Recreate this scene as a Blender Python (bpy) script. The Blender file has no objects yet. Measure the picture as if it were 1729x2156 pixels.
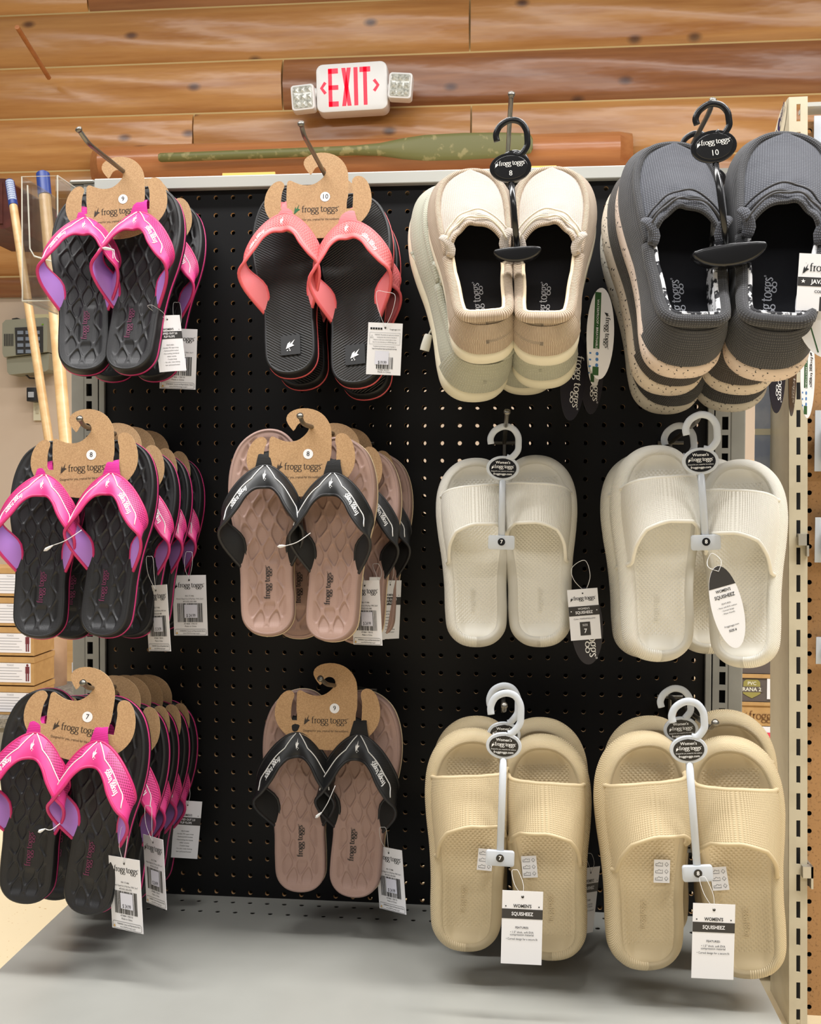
import bpy, bmesh, math, random
from mathutils import Vector, Matrix
random.seed(7)
SC = bpy.context.scene
COL = SC.collection
# ------------------------------------------------------------------ camera
IMG_W, IMG_H = 1729.0, 2156.0
F_PX = 2200.0
P = 0.0254                                   # peg-hole pitch
def rz(row): return 0.15 + (40.27 - row) * P  # height of a peg-hole row
CAM = Vector((0.5838, -1.4925, rz(0) - 0.4162))
ya, pi_, ro = 0.09742, -0.02543, 0.00374
right0 = Vector((math.cos(ya), math.sin(ya), 0)); fwd0 = Vector((-math.sin(ya), math.cos(ya), 0)); up0 = Vector((0, 0, 1))
FWD = fwd0 * math.cos(pi_) + up0 * math.sin(pi_); UPV = up0 * math.cos(pi_) - fwd0 * math.sin(pi_)
RIGHT = right0 * math.cos(ro) + UPV * math.sin(ro); UPV = UPV * math.cos(ro) - right0 * math.sin(ro)
cd = bpy.data.cameras.new('camera'); cam = bpy.data.objects.new('camera', cd); COL.objects.link(cam)
cd.sensor_fit = 'HORIZONTAL'; cd.sensor_width = 36.0; cd.lens = F_PX * 36.0 / IMG_W; cd.clip_start = 0.05; cd.clip_end = 60
m3 = Matrix((RIGHT, UPV, -FWD)).transposed()
cam.matrix_world = Matrix.Translation(CAM) @ m3.to_4x4()
SC.camera = cam
def at(px, py, Y):
    """world point seen at pixel (px, py) on the plane y = Y (distance from the pegboard face)"""
    d = FWD + RIGHT * ((px - IMG_W / 2) / F_PX) - UPV * ((py - IMG_H / 2) / F_PX)
    return CAM + d * ((Y - CAM.y) / d.y)
# ------------------------------------------------------------------ world, lamps, exposure
w = bpy.data.worlds.new('store_ambient'); SC.world = w; w.use_nodes = True
w.node_tree.nodes['Background'].inputs[0].default_value = (1.0, 0.985, 0.96, 1)
w.node_tree.nodes['Background'].inputs[1].default_value = 0.16
def strip_light(x, y, z, sx, sy, energy, col=(1, 0.985, 0.965)):
    l = bpy.data.lights.new('ceiling_fluorescent', 'AREA'); l.shape = 'RECTANGLE'; l.size = sx; l.size_y = sy
    l.energy = energy; l.color = col
    o = bpy.data.objects.new('ceiling_fluorescent', l); COL.objects.link(o); o.location = (x, y, z)
    return o
strip_light(-0.5, -0.80, 3.1, 2.4, 0.25, 74)
strip_light(2.3, -0.80, 3.1, 2.4, 0.25, 96)
strip_light(1.0, -3.2, 3.1, 5.0, 0.25, 50)
strip_light(0.3, 1.3, 3.3, 5.0, 0.25, 50)
SC.view_settings.view_transform = 'Standard'; SC.view_settings.look = 'None'
SC.view_settings.gamma = 1.0; SC.view_settings.use_curve_mapping = False
SC.view_settings.exposure = 0.43
# ------------------------------------------------------------------ helpers: colour, materials
def lin(c): return c / 12.92 if c <= 0.04045 else ((c + 0.055) / 1.055) ** 2.4
def S(r, g, b): return (lin(r / 255), lin(g / 255), lin(b / 255), 1)
class NT:
    def __init__(s, name):
        s.m = bpy.data.materials.new(name); s.m.use_nodes = True; s.t = s.m.node_tree; s.b = s.t.nodes['Principled BSDF']
        s.out = s.t.nodes['Material Output']
    def n(s, typ, **kw):
        x = s.t.nodes.new(typ)
        for k, v in kw.items(): setattr(x, k, v)
        return x
    def l(s, a, b): s.t.links.new(a, b)
    def math(s, op, a, b=None):
        x = s.n('ShaderNodeMath', operation=op)
        for i, v in enumerate((a, b)):
            if v is None: continue
            if isinstance(v, (int, float)): x.inputs[i].default_value = v
            else: s.l(v, x.inputs[i])
        return x.outputs[0]
    def mix(s, fac, a, b):
        x = s.n('ShaderNodeMix', data_type='RGBA')
        for i, v in ((0, fac), (6, a), (7, b)):
            if isinstance(v, (int, float)): x.inputs[i].default_value = v
            elif isinstance(v, tuple): x.inputs[i].default_value = v
            else: s.l(v, x.inputs[i])
        return x.outputs[2]
    def coord(s, which='Object'):
        return s.n('ShaderNodeTexCoord').outputs[which]
    def mapping(s, vec, scale=(1, 1, 1), rot=(0, 0, 0)):
        x = s.n('ShaderNodeMapping'); s.l(vec, x.inputs[0]); x.inputs['Scale'].default_value = scale; x.inputs['Rotation'].default_value = rot
        return x.outputs[0]
    def noise(s, vec, scale, detail=4, rough=0.5):
        x = s.n('ShaderNodeTexNoise'); s.l(vec, x.inputs['Vector']); x.inputs['Scale'].default_value = scale
        x.inputs['Detail'].default_value = detail; x.inputs['Roughness'].default_value = rough
        return x.outputs[0]
    def ramp(s, fac, stops):
        x = s.n('ShaderNodeValToRGB'); e = x.color_ramp.elements
        while len(e) < len(stops): e.new(0.5)
        for i, (p, c) in enumerate(stops): e[i].position = p; e[i].color = c
        s.l(fac, x.inputs[0]); return x.outputs[0]
    def bump(s, h, strength=0.3, dist=0.001):
        x = s.n('ShaderNodeBump'); x.inputs['Strength'].default_value = strength; x.inputs['Distance'].default_value = dist
        s.l(h, x.inputs['Height']); s.l(x.outputs[0], s.b.inputs['Normal'])
    def base(s, v):
        if isinstance(v, tuple): s.b.inputs['Base Color'].default_value = v
        else: s.l(v, s.b.inputs['Base Color'])
    def set(s, **kw):
        for k, v in kw.items(): s.b.inputs[k.replace('_', ' ')].default_value = v
def M(name, col, rough=0.5, metal=0.0, spec=0.5, grain=None, bump=None):
    """plain procedural material: colour with optional noise grain (scale, second colour, low, high) and noise bump (scale, strength)"""
    k = NT(name); k.set(Roughness=rough, Metallic=metal); k.b.inputs['Specular IOR Level'].default_value = spec
    k.base(col)
    if grain:
        f = k.noise(k.coord(), grain[0]); f = k.ramp(f, [(grain[2], (0, 0, 0, 1)), (grain[3], (1, 1, 1, 1))])
        k.base(k.mix(f, col, grain[1]))
    if bump: k.bump(k.noise(k.coord(), bump[0], 3), bump[1], bump[2] if len(bump) > 2 else 0.001)
    return k.m
def waves(k, uv, axis, freq):
    """0..1 sine along one uv axis, freq cycles per uv unit"""
    x = k.n('ShaderNodeSeparateXYZ'); k.l(uv, x.inputs[0])
    s = k.math('SINE', k.math('MULTIPLY', x.outputs[axis], freq * 2 * math.pi))
    return k.math('ADD', k.math('MULTIPLY', s, 0.5), 0.5)
# ------------------------------------------------------------------ helpers: geometry
def mesh(name, verts, faces, uvs=None, smooth=True):
    me = bpy.data.meshes.new(name); me.from_pydata([tuple(v) for v in verts], [], faces)
    if uvs is not None:
        ul = me.uv_layers.new(name='UVMap')
        li = [0] * len(me.loops); me.loops.foreach_get('vertex_index', li)
        flat = []
        for i in li: flat += [uvs[i][0], uvs[i][1]]
        ul.data.foreach_set('uv', flat)
    if smooth: me.polygons.foreach_set('use_smooth', [True] * len(me.polygons))
    me.update(); return me
def sharp(me, deg=35):
    try: me.set_sharp_from_angle(angle=math.radians(deg))
    except Exception: pass
    return me
def fixn(me):
    bm = bmesh.new(); bm.from_mesh(me); bmesh.ops.recalc_face_normals(bm, faces=bm.faces); bm.to_mesh(me); bm.free(); return me
def obj(name, me, mats, parent=None, loc=None, mw=None):
    if me.materials and mats is not None and me.materials[0] is not (mats[0] if isinstance(mats, (list, tuple)) else mats):
        me = me.copy(); me.materials.clear()
    if mats is not None and not me.materials:
        for m in (mats if isinstance(mats, (list, tuple)) else [mats]): me.materials.append(m)
    o = bpy.data.objects.new(name, me); COL.objects.link(o)
    if parent is not None: o.parent = parent
    if loc is not None: o.location = loc
    if mw is not None: o.matrix_world = mw
    return o
def tag(o, label, cat, group=None):
    o['label'] = label; o['category'] = cat
    if group: o['group'] = group
    return o
def thing(name, label, cat, mw=None, group=None):
    o = bpy.data.objects.new(name, None); o.empty_display_size = 0.02; COL.objects.link(o)
    if mw is not None: o.matrix_world = mw if isinstance(mw, Matrix) else Matrix.Translation(mw)
    return tag(o, label, cat, group)
def struct(o): o['kind'] = 'structure'; return o
class MB:
    """collects simple solids into one mesh"""
    def __init__(s): s.v = []; s.f = []; s.uv = []
    def add(s, v, f, uv=None):
        b = len(s.v); s.v += [Vector(p) for p in v]; s.f += [[i + b for i in q] for q in f]
        s.uv += list(uv) if uv else [(p[0], p[2]) for p in v]; return s
    def box(s, x0, x1, y0, y1, z0, z1):
        v = [(x, y, z) for x in (x0, x1) for y in (y0, y1) for z in (z0, z1)]
        return s.add(v, [[0, 1, 3, 2], [4, 6, 7, 5], [0, 4, 5, 1], [2, 3, 7, 6], [0, 2, 6, 4], [1, 5, 7, 3]])
    def tube(s, pts, r, sides=8, closed=False, flat=1.0, cap=True, up=None):
        pts = [Vector(p) for p in pts]; n = len(pts); v = []; f = []; uv = []
        rr = r if isinstance(r, (list, tuple)) else [r] * n
        prev = None; dist = 0
        for i, p in enumerate(pts):
            a = pts[(i - 1) % n] if (closed or i > 0) else pts[i]; b = pts[(i + 1) % n] if (closed or i < n - 1) else pts[i]
            t = (b - a); t = t.normalized() if t.length > 1e-9 else Vector((0, 0, 1))
            if up is not None: nrm = Vector(up) - t * t.dot(Vector(up))
            elif prev is None:
                nrm = t.orthogonal()
            else: nrm = prev - t * prev.dot(t)
            if nrm.length < 1e-6: nrm = t.orthogonal()
            nrm.normalize(); prev = nrm; bn = t.cross(nrm)
            if i: dist += (pts[i] - pts[i - 1]).length
            for k in range(sides):
                an = 2 * math.pi * k / sides
                v.append(p + nrm * math.cos(an) * rr[i] * flat + bn * math.sin(an) * rr[i]); uv.append((dist, rr[i] * an))
        m = n if closed else n - 1
        for i in range(m):
            j = (i + 1) % n
            for k in range(sides):
                q = (k + 1) % sides
                f.append([i * sides + k, i * sides + q, j * sides + q, j * sides + k])
        if cap and not closed:
            f.append(list(range(sides))[::-1]); f.append([(n - 1) * sides + k for k in range(sides)])
        return s.add(v, f, uv)
    def prism(s, poly, y0, y1):
        """polygon in (x, z), extruded from y0 to y1"""
        n = len(poly); v = [(x, y0, z) for x, z in poly] + [(x, y1, z) for x, z in poly]
        f = [list(range(n)), list(range(2 * n - 1, n - 1, -1))] + [[i, i + n, (i + 1) % n + n, (i + 1) % n] for i in range(n)]
        return s.add(v, f)
    def disc(s, c, r, y, n=24, rzz=None):
        rzz = rzz or r
        return s.add([(c[0] + r * math.cos(2 * math.pi * i / n), y, c[1] + rzz * math.sin(2 * math.pi * i / n)) for i in range(n)], [list(range(n))])
    def me(s, name='m', smooth=False): return mesh(name, s.v, s.f, s.uv, smooth)
    def build(s, name, mat, parent=None, smooth=False, fix=True, ang=None):
        me = s.me(name, smooth or ang is not None)
        if fix: fixn(me)
        if ang is not None: sharp(me, ang)
        return obj(name, me, mat, parent)
def catmull(pts, n, closed=False):
    out = []; m = len(pts); segs = m if closed else m - 1; dim = len(pts[0])
    for k in range(n):
        u = k / n * segs if closed else k / (n - 1) * segs
        i = min(int(u), segs - 1); t = u - i
        g = lambda j: pts[j % m] if closed else pts[max(0, min(m - 1, j))]
        p0, p1, p2, p3 = g(i - 1), g(i), g(i + 1), g(i + 2)
        out.append(tuple(0.5 * (2 * p1[d] + (p2[d] - p0[d]) * t + (2 * p0[d] - 5 * p1[d] + 4 * p2[d] - p3[d]) * t * t + (3 * p1[d] - p0[d] - 3 * p2[d] + p3[d]) * t ** 3) for d in range(dim)))
    return out
def offset2(Pn, d):
    """offset a closed 2-D outline inwards by d"""
    n = len(Pn); out = []
    area = sum(Pn[i][0] * Pn[(i + 1) % n][1] - Pn[(i + 1) % n][0] * Pn[i][1] for i in range(n))
    sg = 1 if area > 0 else -1
    for i in range(n):
        a, b = Pn[i - 1], Pn[(i + 1) % n]; tx, ty = b[0] - a[0], b[1] - a[1]; L = math.hypot(tx, ty) or 1
        out.append((Pn[i][0] - ty / L * d * sg, Pn[i][1] + tx / L * d * sg))
    return out
def lerp(a, b, t): return a + (b - a) * t
def table(tb, x):
    """piecewise smooth lookup in [(x, value), ...]"""
    if x <= tb[0][0]: return tb[0][1]
    for (a, va), (b, vb) in zip(tb, tb[1:]):
        if x <= b:
            t = (x - a) / (b - a); t = t * t * (3 - 2 * t) if False else t
            return va + (vb - va) * t
    return tb[-1][1]
def sstep(a, b, x):
    t = max(0.0, min(1.0, (x - a) / (b - a))); return t * t * (3 - 2 * t)
def frame(A, B, va, vb, Lref, spin=0.0, lock=None):
    """placing matrix of a long thing whose local +z axis runs from v=vb (seen at B) to v=va (seen at A); local z = v*Lref"""
    z = (A - B); ln = z.length; z.normalize()
    x = Vector((1, 0, 0)); x = (x - z * x.dot(z)).normalized(); y = z.cross(x)
    R = Matrix((x, y, z)).transposed() @ Matrix.Rotation(spin, 3, 'Z')
    sc = ln / ((va - vb) * Lref) if lock is None else lock
    org = B - R @ Vector((0, 0, vb * Lref * sc))
    return Matrix.Translation(org) @ (R * sc).to_4x4()
# ------------------------------------------------------------------ helpers: lettering
_tc = {}
def text2d(s, size=1.0, align='CENTER', bold=0.0, sx=1.0):
    key = (s, align, bold)
    if key not in _tc:
        c = bpy.data.curves.new('lettering', 'FONT'); c.body = s; c.align_x = align; c.align_y = 'CENTER'; c.resolution_u = 2; c.offset = bold
        o = bpy.data.objects.new('lettering', c); COL.objects.link(o)
        dg = bpy.context.evaluated_depsgraph_get()
        me = bpy.data.meshes.new_from_object(o.evaluated_get(dg))
        _tc[key] = ([(v.co.x, v.co.y) for v in me.vertices], [list(p.vertices) for p in me.polygons])
        bpy.data.meshes.remove(me); bpy.data.objects.remove(o); bpy.data.curves.remove(c)
    v, f = _tc[key]
    return [(a * size * sx, b * size) for a, b in v], f
GLYPH = {
 'f': (0.66, [[(0.30, 0), (0.30, 0.6), (0.30, 1.15), (0.42, 1.5), (0.72, 1.55)], [(0.06, 1.0), (0.62, 1.0)], [(0.1, 0), (0.52, 0)]]),
 'r': (0.70, [[(0.26, 0), (0.26, 0.5), (0.26, 1.0)], [(0.26, 0.68), (0.42, 0.95), (0.70, 0.98)], [(0.07, 0), (0.48, 0)], [(0.08, 0.97), (0.26, 1.0)]]),
 'o': (1.0, [[(0.5 + 0.40 * math.cos(a * math.pi / 10), 0.5 + 0.50 * math.sin(a * math.pi / 10)) for a in range(21)]]),
 'g': (0.96, [[(0.44 + 0.31 * math.cos(a * math.pi / 10), 0.64 + 0.35 * math.sin(a * math.pi / 10)) for a in range(21)], [(0.66, 0.92), (0.95, 1.02)],
              [(0.24, 0.36), (0.16, 0.2), (0.3, 0.06), (0.6, 0.0)], [(0.46 + 0.42 * math.cos(a * math.pi / 10), -0.32 + 0.31 * math.sin(a * math.pi / 10)) for a in range(21)]]),
 't': (0.72, [[(0.30, 1.32), (0.30, 0.7), (0.30, 0.25), (0.46, 0.0), (0.70, 0.08)], [(0.04, 1.0), (0.66, 1.0)]]),
 's': (0.74, [[(0.60, 0.84), (0.36, 1.0), (0.12, 0.78), (0.36, 0.52), (0.62, 0.25), (0.36, 0.0), (0.06, 0.15)]]),
 ' ': (0.34, [])}
def stroke2d(pts, th, tv):
    """2-D pen stroke: th = half width on vertical runs, tv = half width on horizontal runs"""
    v = []; f = []
    for i, p in enumerate(pts):
        a = pts[max(0, i - 1)]; b = pts[min(len(pts) - 1, i + 1)]; tx, ty = b[0] - a[0], b[1] - a[1]; L = math.hypot(tx, ty) or 1; tx /= L; ty /= L
        hw = tv + (th - tv) * abs(ty)
        v += [(p[0] - ty * hw, p[1] + tx * hw), (p[0] + ty * hw, p[1] - tx * hw)]
    for i in range(len(pts) - 1): f.append([2 * i, 2 * i + 1, 2 * i + 3, 2 * i + 2])
    return v, f
def wordmark(h=1.0, x0=0.0, y0=0.0, weight=1.0, mark=True, reg=True, align=None):
    """the brand wordmark: webbed-foot mark plus serif lettering; h = x-height"""
    V = []; Fc = []
    def add(v, f):
        b = len(V); V.extend(v); Fc.extend([[i + b for i in q] for q in f])
    x = 0.0
    if mark:
        fp = [(-0.05, -0.55), (0.12, 0.55), (0.30, 0.92), (0.42, 0.40), (1.0, 1.45), (0.78, 0.55), (1.25, 0.35), (0.62, -0.05), (0.35, -0.35)]
        add(fp, [[0, 1, 2, 3], [0, 3, 5, 8], [3, 4, 5], [8, 5, 7], [5, 6, 7]])
        for dx, dy in ((-0.16, -0.75), (0.5, 1.5)): add([(dx, dy), (dx + 0.09, dy), (dx + 0.09, dy + 0.09), (dx, dy + 0.09)], [[0, 1, 2, 3]])
        x = 1.28
    for ch in 'frogg toggs':
        adv, st = GLYPH[ch]
        for p in st:
            q = [(a + x, b) for a, b in p]
            if len(q) > 2 and ch not in 'o' and len(q) < 20: q = catmull(q, 4 * len(q))
            add(*stroke2d(q, 0.10 * weight, 0.045 * weight))
        x += adv
    if reg:
        add(*stroke2d([(x + 0.12 + 0.13 * math.cos(a * math.pi / 6), 1.12 + 0.13 * math.sin(a * math.pi / 6)) for a in range(13)], 0.03, 0.03)); x += 0.25
    sh = {None: 0.0, 'CENTER': -x / 2, 'RIGHT': -x}[align]
    return [((a + sh) * h + x0, b * h + y0) for a, b in V], Fc
def foot_mark(s, x0=0, y0=0, rot=0.0):
    fp = [(-0.5, -0.7), (-0.42, 0.1), (-0.12, 0.45), (-0.12, 0.05), (0.42, 0.85), (0.22, 0.12), (0.55, 0.0), (0.1, -0.3)]
    c, sn = math.cos(rot), math.sin(rot)
    V = [((a * c - b * sn) * s + x0, (a * sn + b * c) * s + y0) for a, b in fp]
    Fc = [[0, 1, 2, 3], [0, 3, 5, 7], [3, 4, 5], [5, 6, 7]]
    for dx, dy in ((-0.3, -0.95), (0.05, -0.85), (-0.1, -0.65)):
        b = len(V); q = [(dx, dy), (dx + 0.14, dy), (dx + 0.14, dy + 0.14), (dx, dy + 0.14)]
        V += [((a * c - d * sn) * s + x0, (a * sn + d * c) * s + y0) for a, d in q]; Fc.append([b, b + 1, b + 2, b + 3])
    return V, Fc
class Print:
    """flat print in card coordinates (x right, z up), laid on the card face at y = y0 (viewer side is -y)"""
    def __init__(s): s.v = []; s.f = []
    def add(s, vf):
        b = len(s.v); s.v += vf[0]; s.f += [[i + b for i in q] for q in vf[1]]; return s
    def text(s, t, x, z, size, align='CENTER', bold=0.0, sx=1.0, rot=0.0):
        v, f = text2d(t, size, align, bold, sx); c, sn = math.cos(rot), math.sin(rot)
        return s.add(([(a * c - b * sn + x, a * sn + b * c + z) for a, b in v], f))
    def rect(s, x0, x1, z0, z1): return s.add(([(x0, z0), (x1, z0), (x1, z1), (x0, z1)], [[0, 1, 2, 3]]))
    def frame(s, x0, x1, z0, z1, w):
        return s.rect(x0, x1, z0, z0 + w).rect(x0, x1, z1 - w, z1).rect(x0, x0 + w, z0 + w, z1 - w).rect(x1 - w, x1, z0 + w, z1 - w)
    def disc(s, x, z, r, n=16, rz_=None):
        return s.add(([(x + r * math.cos(2 * math.pi * i / n), z + (rz_ or r) * math.sin(2 * math.pi * i / n)) for i in range(n)], [list(range(n))]))
    def line(s, pts, w): return s.add(stroke2d(pts, w, w))
    def bars(s, x0, x1, z0, z1, seed=1):
        r = random.Random(seed); x = x0
        while x < x1:
            wd = r.choice((0.0004, 0.0007, 0.0011, 0.0014)); s.rect(x, min(x + wd, x1), z0, z1); x += wd + r.choice((0.0004, 0.0006, 0.001))
        return s
    def wordmark(s, h, x, z, rot=0.0, weight=1.0, mark=True, align='CENTER', reg=True):
        v, f = wordmark(h, 0, 0, weight, mark, reg, align); c, sn = math.cos(rot), math.sin(rot)
        return s.add(([(a * c - b * sn + x, a * sn + b * c + z) for a, b in v], f))
    def me(s, y0, name='print', fn=None):
        if fn: return mesh(name, [fn(a, b) for a, b in s.v], s.f, smooth=False)
        return mesh(name, [(a, y0, b) for a, b in s.v], s.f, smooth=False)
# ------------------------------------------------------------------ materials of the place
def wood(name, c1, c2, knot, rough=0.32, scale=1.0, knots=True):
    k = NT(name); oi = k.n('ShaderNodeObjectInfo'); co = k.n('ShaderNodeVectorMath', operation='ADD'); k.l(k.coord(), co.inputs[0])
    cm = k.n('ShaderNodeCombineXYZ'); k.l(k.math('MULTIPLY', oi.outputs['Random'], 37.0), cm.inputs[0]); k.l(k.math('MULTIPLY', oi.outputs['Random'], 11.0), cm.inputs[2]); k.l(cm.outputs[0], co.inputs[1])
    v = k.mapping(co.outputs[0], (0.9 * scale, 9 * scale, 14 * scale))
    n1 = k.noise(v, 1.6, 5, 0.6); n2 = k.noise(k.mapping(co.outputs[0], (2.0 * scale, 40 * scale, 90 * scale)), 1.0, 3)
    col = k.ramp(n1, [(0.28, c2), (0.62, c1)])
    col = k.mix(k.math('MULTIPLY', n2, 0.35), col, c2)
    if knots:
        vo = k.n('ShaderNodeTexVoronoi', voronoi_dimensions='2D'); sx_ = k.n('ShaderNodeSeparateXYZ'); k.l(k.mapping(co.outputs[0], (2.0, 1.0, 3.4)), sx_.inputs[0]); cx_ = k.n('ShaderNodeCombineXYZ'); k.l(sx_.outputs[0], cx_.inputs[0]); k.l(sx_.outputs[2], cx_.inputs[1]); k.l(cx_.outputs[0], vo.inputs['Vector']); vo.inputs['Scale'].default_value = 1.0
        kn = k.ramp(vo.outputs['Distance'], [(0.0, (1, 1, 1, 1)), (0.028, (0.85, 0.85, 0.85, 1)), (0.075, (0, 0, 0, 1))])
        col = k.mix(kn, col, knot)
        big = k.noise(co.outputs[0], 1.3, 2); col = k.mix(k.math('MULTIPLY', k.math('SUBTRACT', big, 0.42), 0.9), col, c2)
    rnd = k.math('ADD', k.math('MULTIPLY', oi.outputs['Random'], 0.30), 0.82)
    hsv = k.n('ShaderNodeHueSaturation'); k.l(rnd, hsv.inputs['Value']); k.l(col, hsv.inputs['Color'])
    k.base(hsv.outputs[0]); k.set(Roughness=rough); k.b.inputs['Coat Weight'].default_value = 0.35; k.b.inputs['Coat Roughness'].default_value = 0.26
    k.bump(k.noise(k.mapping(co.outputs[0], (3, 6, 9)), 1.0, 3), 0.6, 0.014)
    return k.m
PINE = wood('varnished_pine', S(206, 150, 86), S(170, 110, 52), S(70, 38, 24))
PINE_DARK = wood('dark_varnished_pine', S(160, 104, 58), S(120, 70, 36), S(60, 28, 16))
BEAMW = wood('reddish_pine', S(192, 128, 78), S(160, 94, 50), S(90, 45, 28))
HANDLE = wood('handle_wood', S(226, 190, 138), S(200, 156, 100), S(160, 110, 70), 0.35, 1.0, False)
BLACKBOARD = M('black_hardboard', S(9, 9, 11), 0.5, spec=0.28, grain=(700, S(22, 22, 25), 0.6, 0.85), bump=(900, 0.12, 0.0004))
FIBRE = M('raw_hardboard_edge', S(206, 172, 128), 0.9)
GREYMETAL = M('grey_painted_steel', S(150, 149, 142), 0.38, grain=(30, S(140, 139, 132), 0.3, 0.7), bump=(600, 0.05, 0.0003))
RAILM = M('pale_grey_steel', S(186, 186, 180), 0.35, bump=(500, 0.06, 0.0003))
DECKM = M('grey_deck_enamel', S(158, 158, 152), 0.30, grain=(6, S(148, 148, 142), 0.35, 0.75), bump=(300, 0.03, 0.0004))
DARKIN = M('unlit_steel', S(22, 22, 22), 0.8)  # near-black colour carries the shade behind slots and peg holes
CREAM = M('cream_painted_steel', S(205, 196, 172), 0.35, grain=(25, S(190, 180, 156), 0.45, 0.8), bump=(300, 0.08, 0.0005))
BROWNPEG = M('brown_hardboard', S(176, 132, 84), 0.6, grain=(260, S(120, 84, 48), 0.55, 0.75), bump=(500, 0.2, 0.0005))
WALLP = M('beige_wall_paint', S(206, 186, 166), 0.7, grain=(3, S(196, 174, 152), 0.3, 0.7))
FLOORM = M('speckled_floor_tile', S(226, 208, 172), 0.35, grain=(160, S(190, 150, 96), 0.66, 0.72))
# ------------------------------------------------------------------ room shell
YW = 2.9
fl = MB(); fl.box(-4, 5, -4, 3.4, -0.05, 0.0); struct(fl.build('floor', FLOORM))
wl = MB(); wl.box(-3.2, 4.6, YW + 0.06, YW + 0.16, 0.0, 1.62); struct(wl.build('wall_lower', WALLP))
wb = struct(MB().box(-3.2, 4.6, YW + 0.05, YW + 0.16, 1.62, 3.4).build('wall_back', M('pale_log_chinking', S(196, 166, 112), 0.8)))
def zat(py): return at(0, py, YW - 0.02).z
seams = [zat(q) for q in (-95, 18, 132, 240, 353, 466, 576, 622)]
XL, XR = -3.2, 4.6
def xat(px, py): return at(px, py, YW - 0.03).x
courses = [([xat(172, 10)], [0, 1]), ([xat(988, 40)], [0, 0]), ([xat(588, 160)], [0, 1]), ([xat(397, 255), xat(991, 235)], [0, 0, 0]), ([xat(-150, 400), xat(1400, 320)], [0, 0, 0]), ([xat(600, 500)], [0, 0]), ([xat(300, 600)], [1, 1])]
def log_mesh(x0, x1, z0, z1, bulge):
    n = 14; v = []; f = []; h = z1 - z0; g = 0.0035; rnd = random.Random(int(x0 * 1000 + z0 * 777))
    nx = max(2, int((x1 - x0) / 0.09)); ph = rnd.random() * 9
    for i in range(nx + 1):
        x = lerp(x0 + g, x1 - g, i / nx)
        for j in range(n + 1):
            s = j / n; y = -bulge * (max(0.0, 1 - (2 * s - 1) ** 2)) ** 0.5
            y += 0.006 * math.sin(x * 3.1 + ph + s * 4) * math.sin(math.pi * s) + 0.004 * math.sin(x * 7.7 + ph * 2 + s * 9) * math.sin(math.pi * s)
            v.append((x, y, z0 + g + s * (h - 2 * g)))
    for i in range(nx):
        for j in range(n): a = i * (n + 1) + j; f.append([a, a + n + 1, a + n + 2, a + 1])
    f.append([j for j in range(n + 1)]); f.append([nx * (n + 1) + j for j in range(n, -1, -1)])
    return mesh('log', v, f)
for ci, (joints, dk) in enumerate(courses):
    xs = [XL] + joints + [XR]
    for a, b, d in zip(xs, xs[1:], dk):
        o = obj('log', sharp(log_mesh(a, b, seams[ci + 1], seams[ci], 0.026)), PINE_DARK if d else PINE, wb); o.location = (0, YW + 0.05, 0)
# half-log beam that carries the oar
A0 = at(182, 330, YW - 0.1); A1 = at(1336, 305, YW - 0.1)
zt = at(760, 278, YW - 0.1).z; zb = at(760, 374, YW - 0.1).z
bm_ = []; n = 18; ends = []
v = []; f = []
for i in range(41):
    x = lerp(A0.x, A1.x, i / 40); e = min(1.0, min(i, 40 - i) / 1.5 + 0.55)
    for j in range(n + 1):
        s = j / n; y = -0.15 * e * (max(0, 1 - (2 * s - 1) ** 2)) ** 0.5; v.append((x, y, lerp(zb, zt, s)))
for i in range(40):
    for j in range(n): a = i * (n + 1) + j; f.append([a, a + n + 1, a + n + 2, a + 1])
f.append(list(range(n + 1))); f.append([40 * (n + 1) + j for j in range(n, -1, -1)])
o = obj('log_beam', sharp(mesh('log_beam', v, f)), BEAMW); o.location = (0, YW + 0.02, 0)
tag(o, 'reddish half-log beam behind the green oar', 'beam')
# ------------------------------------------------------------------ the gondola fixture
BX0, BX1 = -0.0137, 0.8530
ZTOP = rz(-0.5); ZDECK = 0.15
def peg_mesh(cols, rows, hole_r, depth, skip=()):
    """pegboard with real holes; slot 0 = face, slot 1 = hole wall"""
    v = []; f = []; mi = []; N = 16
    sq = []
    for k in range(N):
        a = 2 * math.pi * k / N; c, s = math.cos(a), math.sin(a); m = max(abs(c), abs(s)); sq.append((c / m * P / 2, s / m * P / 2))
    for r in range(rows):
        for c in range(cols):
            b = len(v); X, Z = c * P, -r * P
            for k in range(N): v.append((X + sq[k][0], 0, Z + sq[k][1]))
            for k in range(N): a = 2 * math.pi * k / N; v.append((X + hole_r * math.cos(a), 0, Z + hole_r * math.sin(a)))
            for k in range(N): a = 2 * math.pi * k / N; v.append((X + hole_r * math.cos(a), depth, Z + hole_r * math.sin(a)))
            for k in range(N):
                q = (k + 1) % N
                f.append([b + k, b + q, b + N + q, b + N + k][::-1]); mi.append(0)
                f.append([b + N + k, b + N + q, b + 2 * N + q, b + 2 * N + k][::-1]); mi.append(1)
    me = mesh('pegboard', v, f, smooth=False); me.polygons.foreach_set('material_index', mi); me.update()
    return me
gond = thing('display_gondola', 'grey steel store fixture with black pegboard back holding the footwear', 'store fixture', Vector((0.42, 0, 0)))
def gpart(name, mb, mat, ang=None):
    o = mb.build(name, mat); o.parent = gond; o.matrix_parent_inverse = gond.matrix_world.inverted(); 
    return o
gond_inv = Matrix.Translation((-0.42, 0, 0))
def gobj(name, me, mats, loc=(0, 0, 0), parent=None):
    o = obj(name, me, mats, gond); o.matrix_local = gond_inv @ Matrix.Translation(loc); return o
pm = peg_mesh(34, 42, 0.0032, 0.005)
gobj('pegboard', pm, [BLACKBOARD, FIBRE], (0, 0, rz(0)))
pm2 = pm.copy(); pm2.materials.clear()
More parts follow.
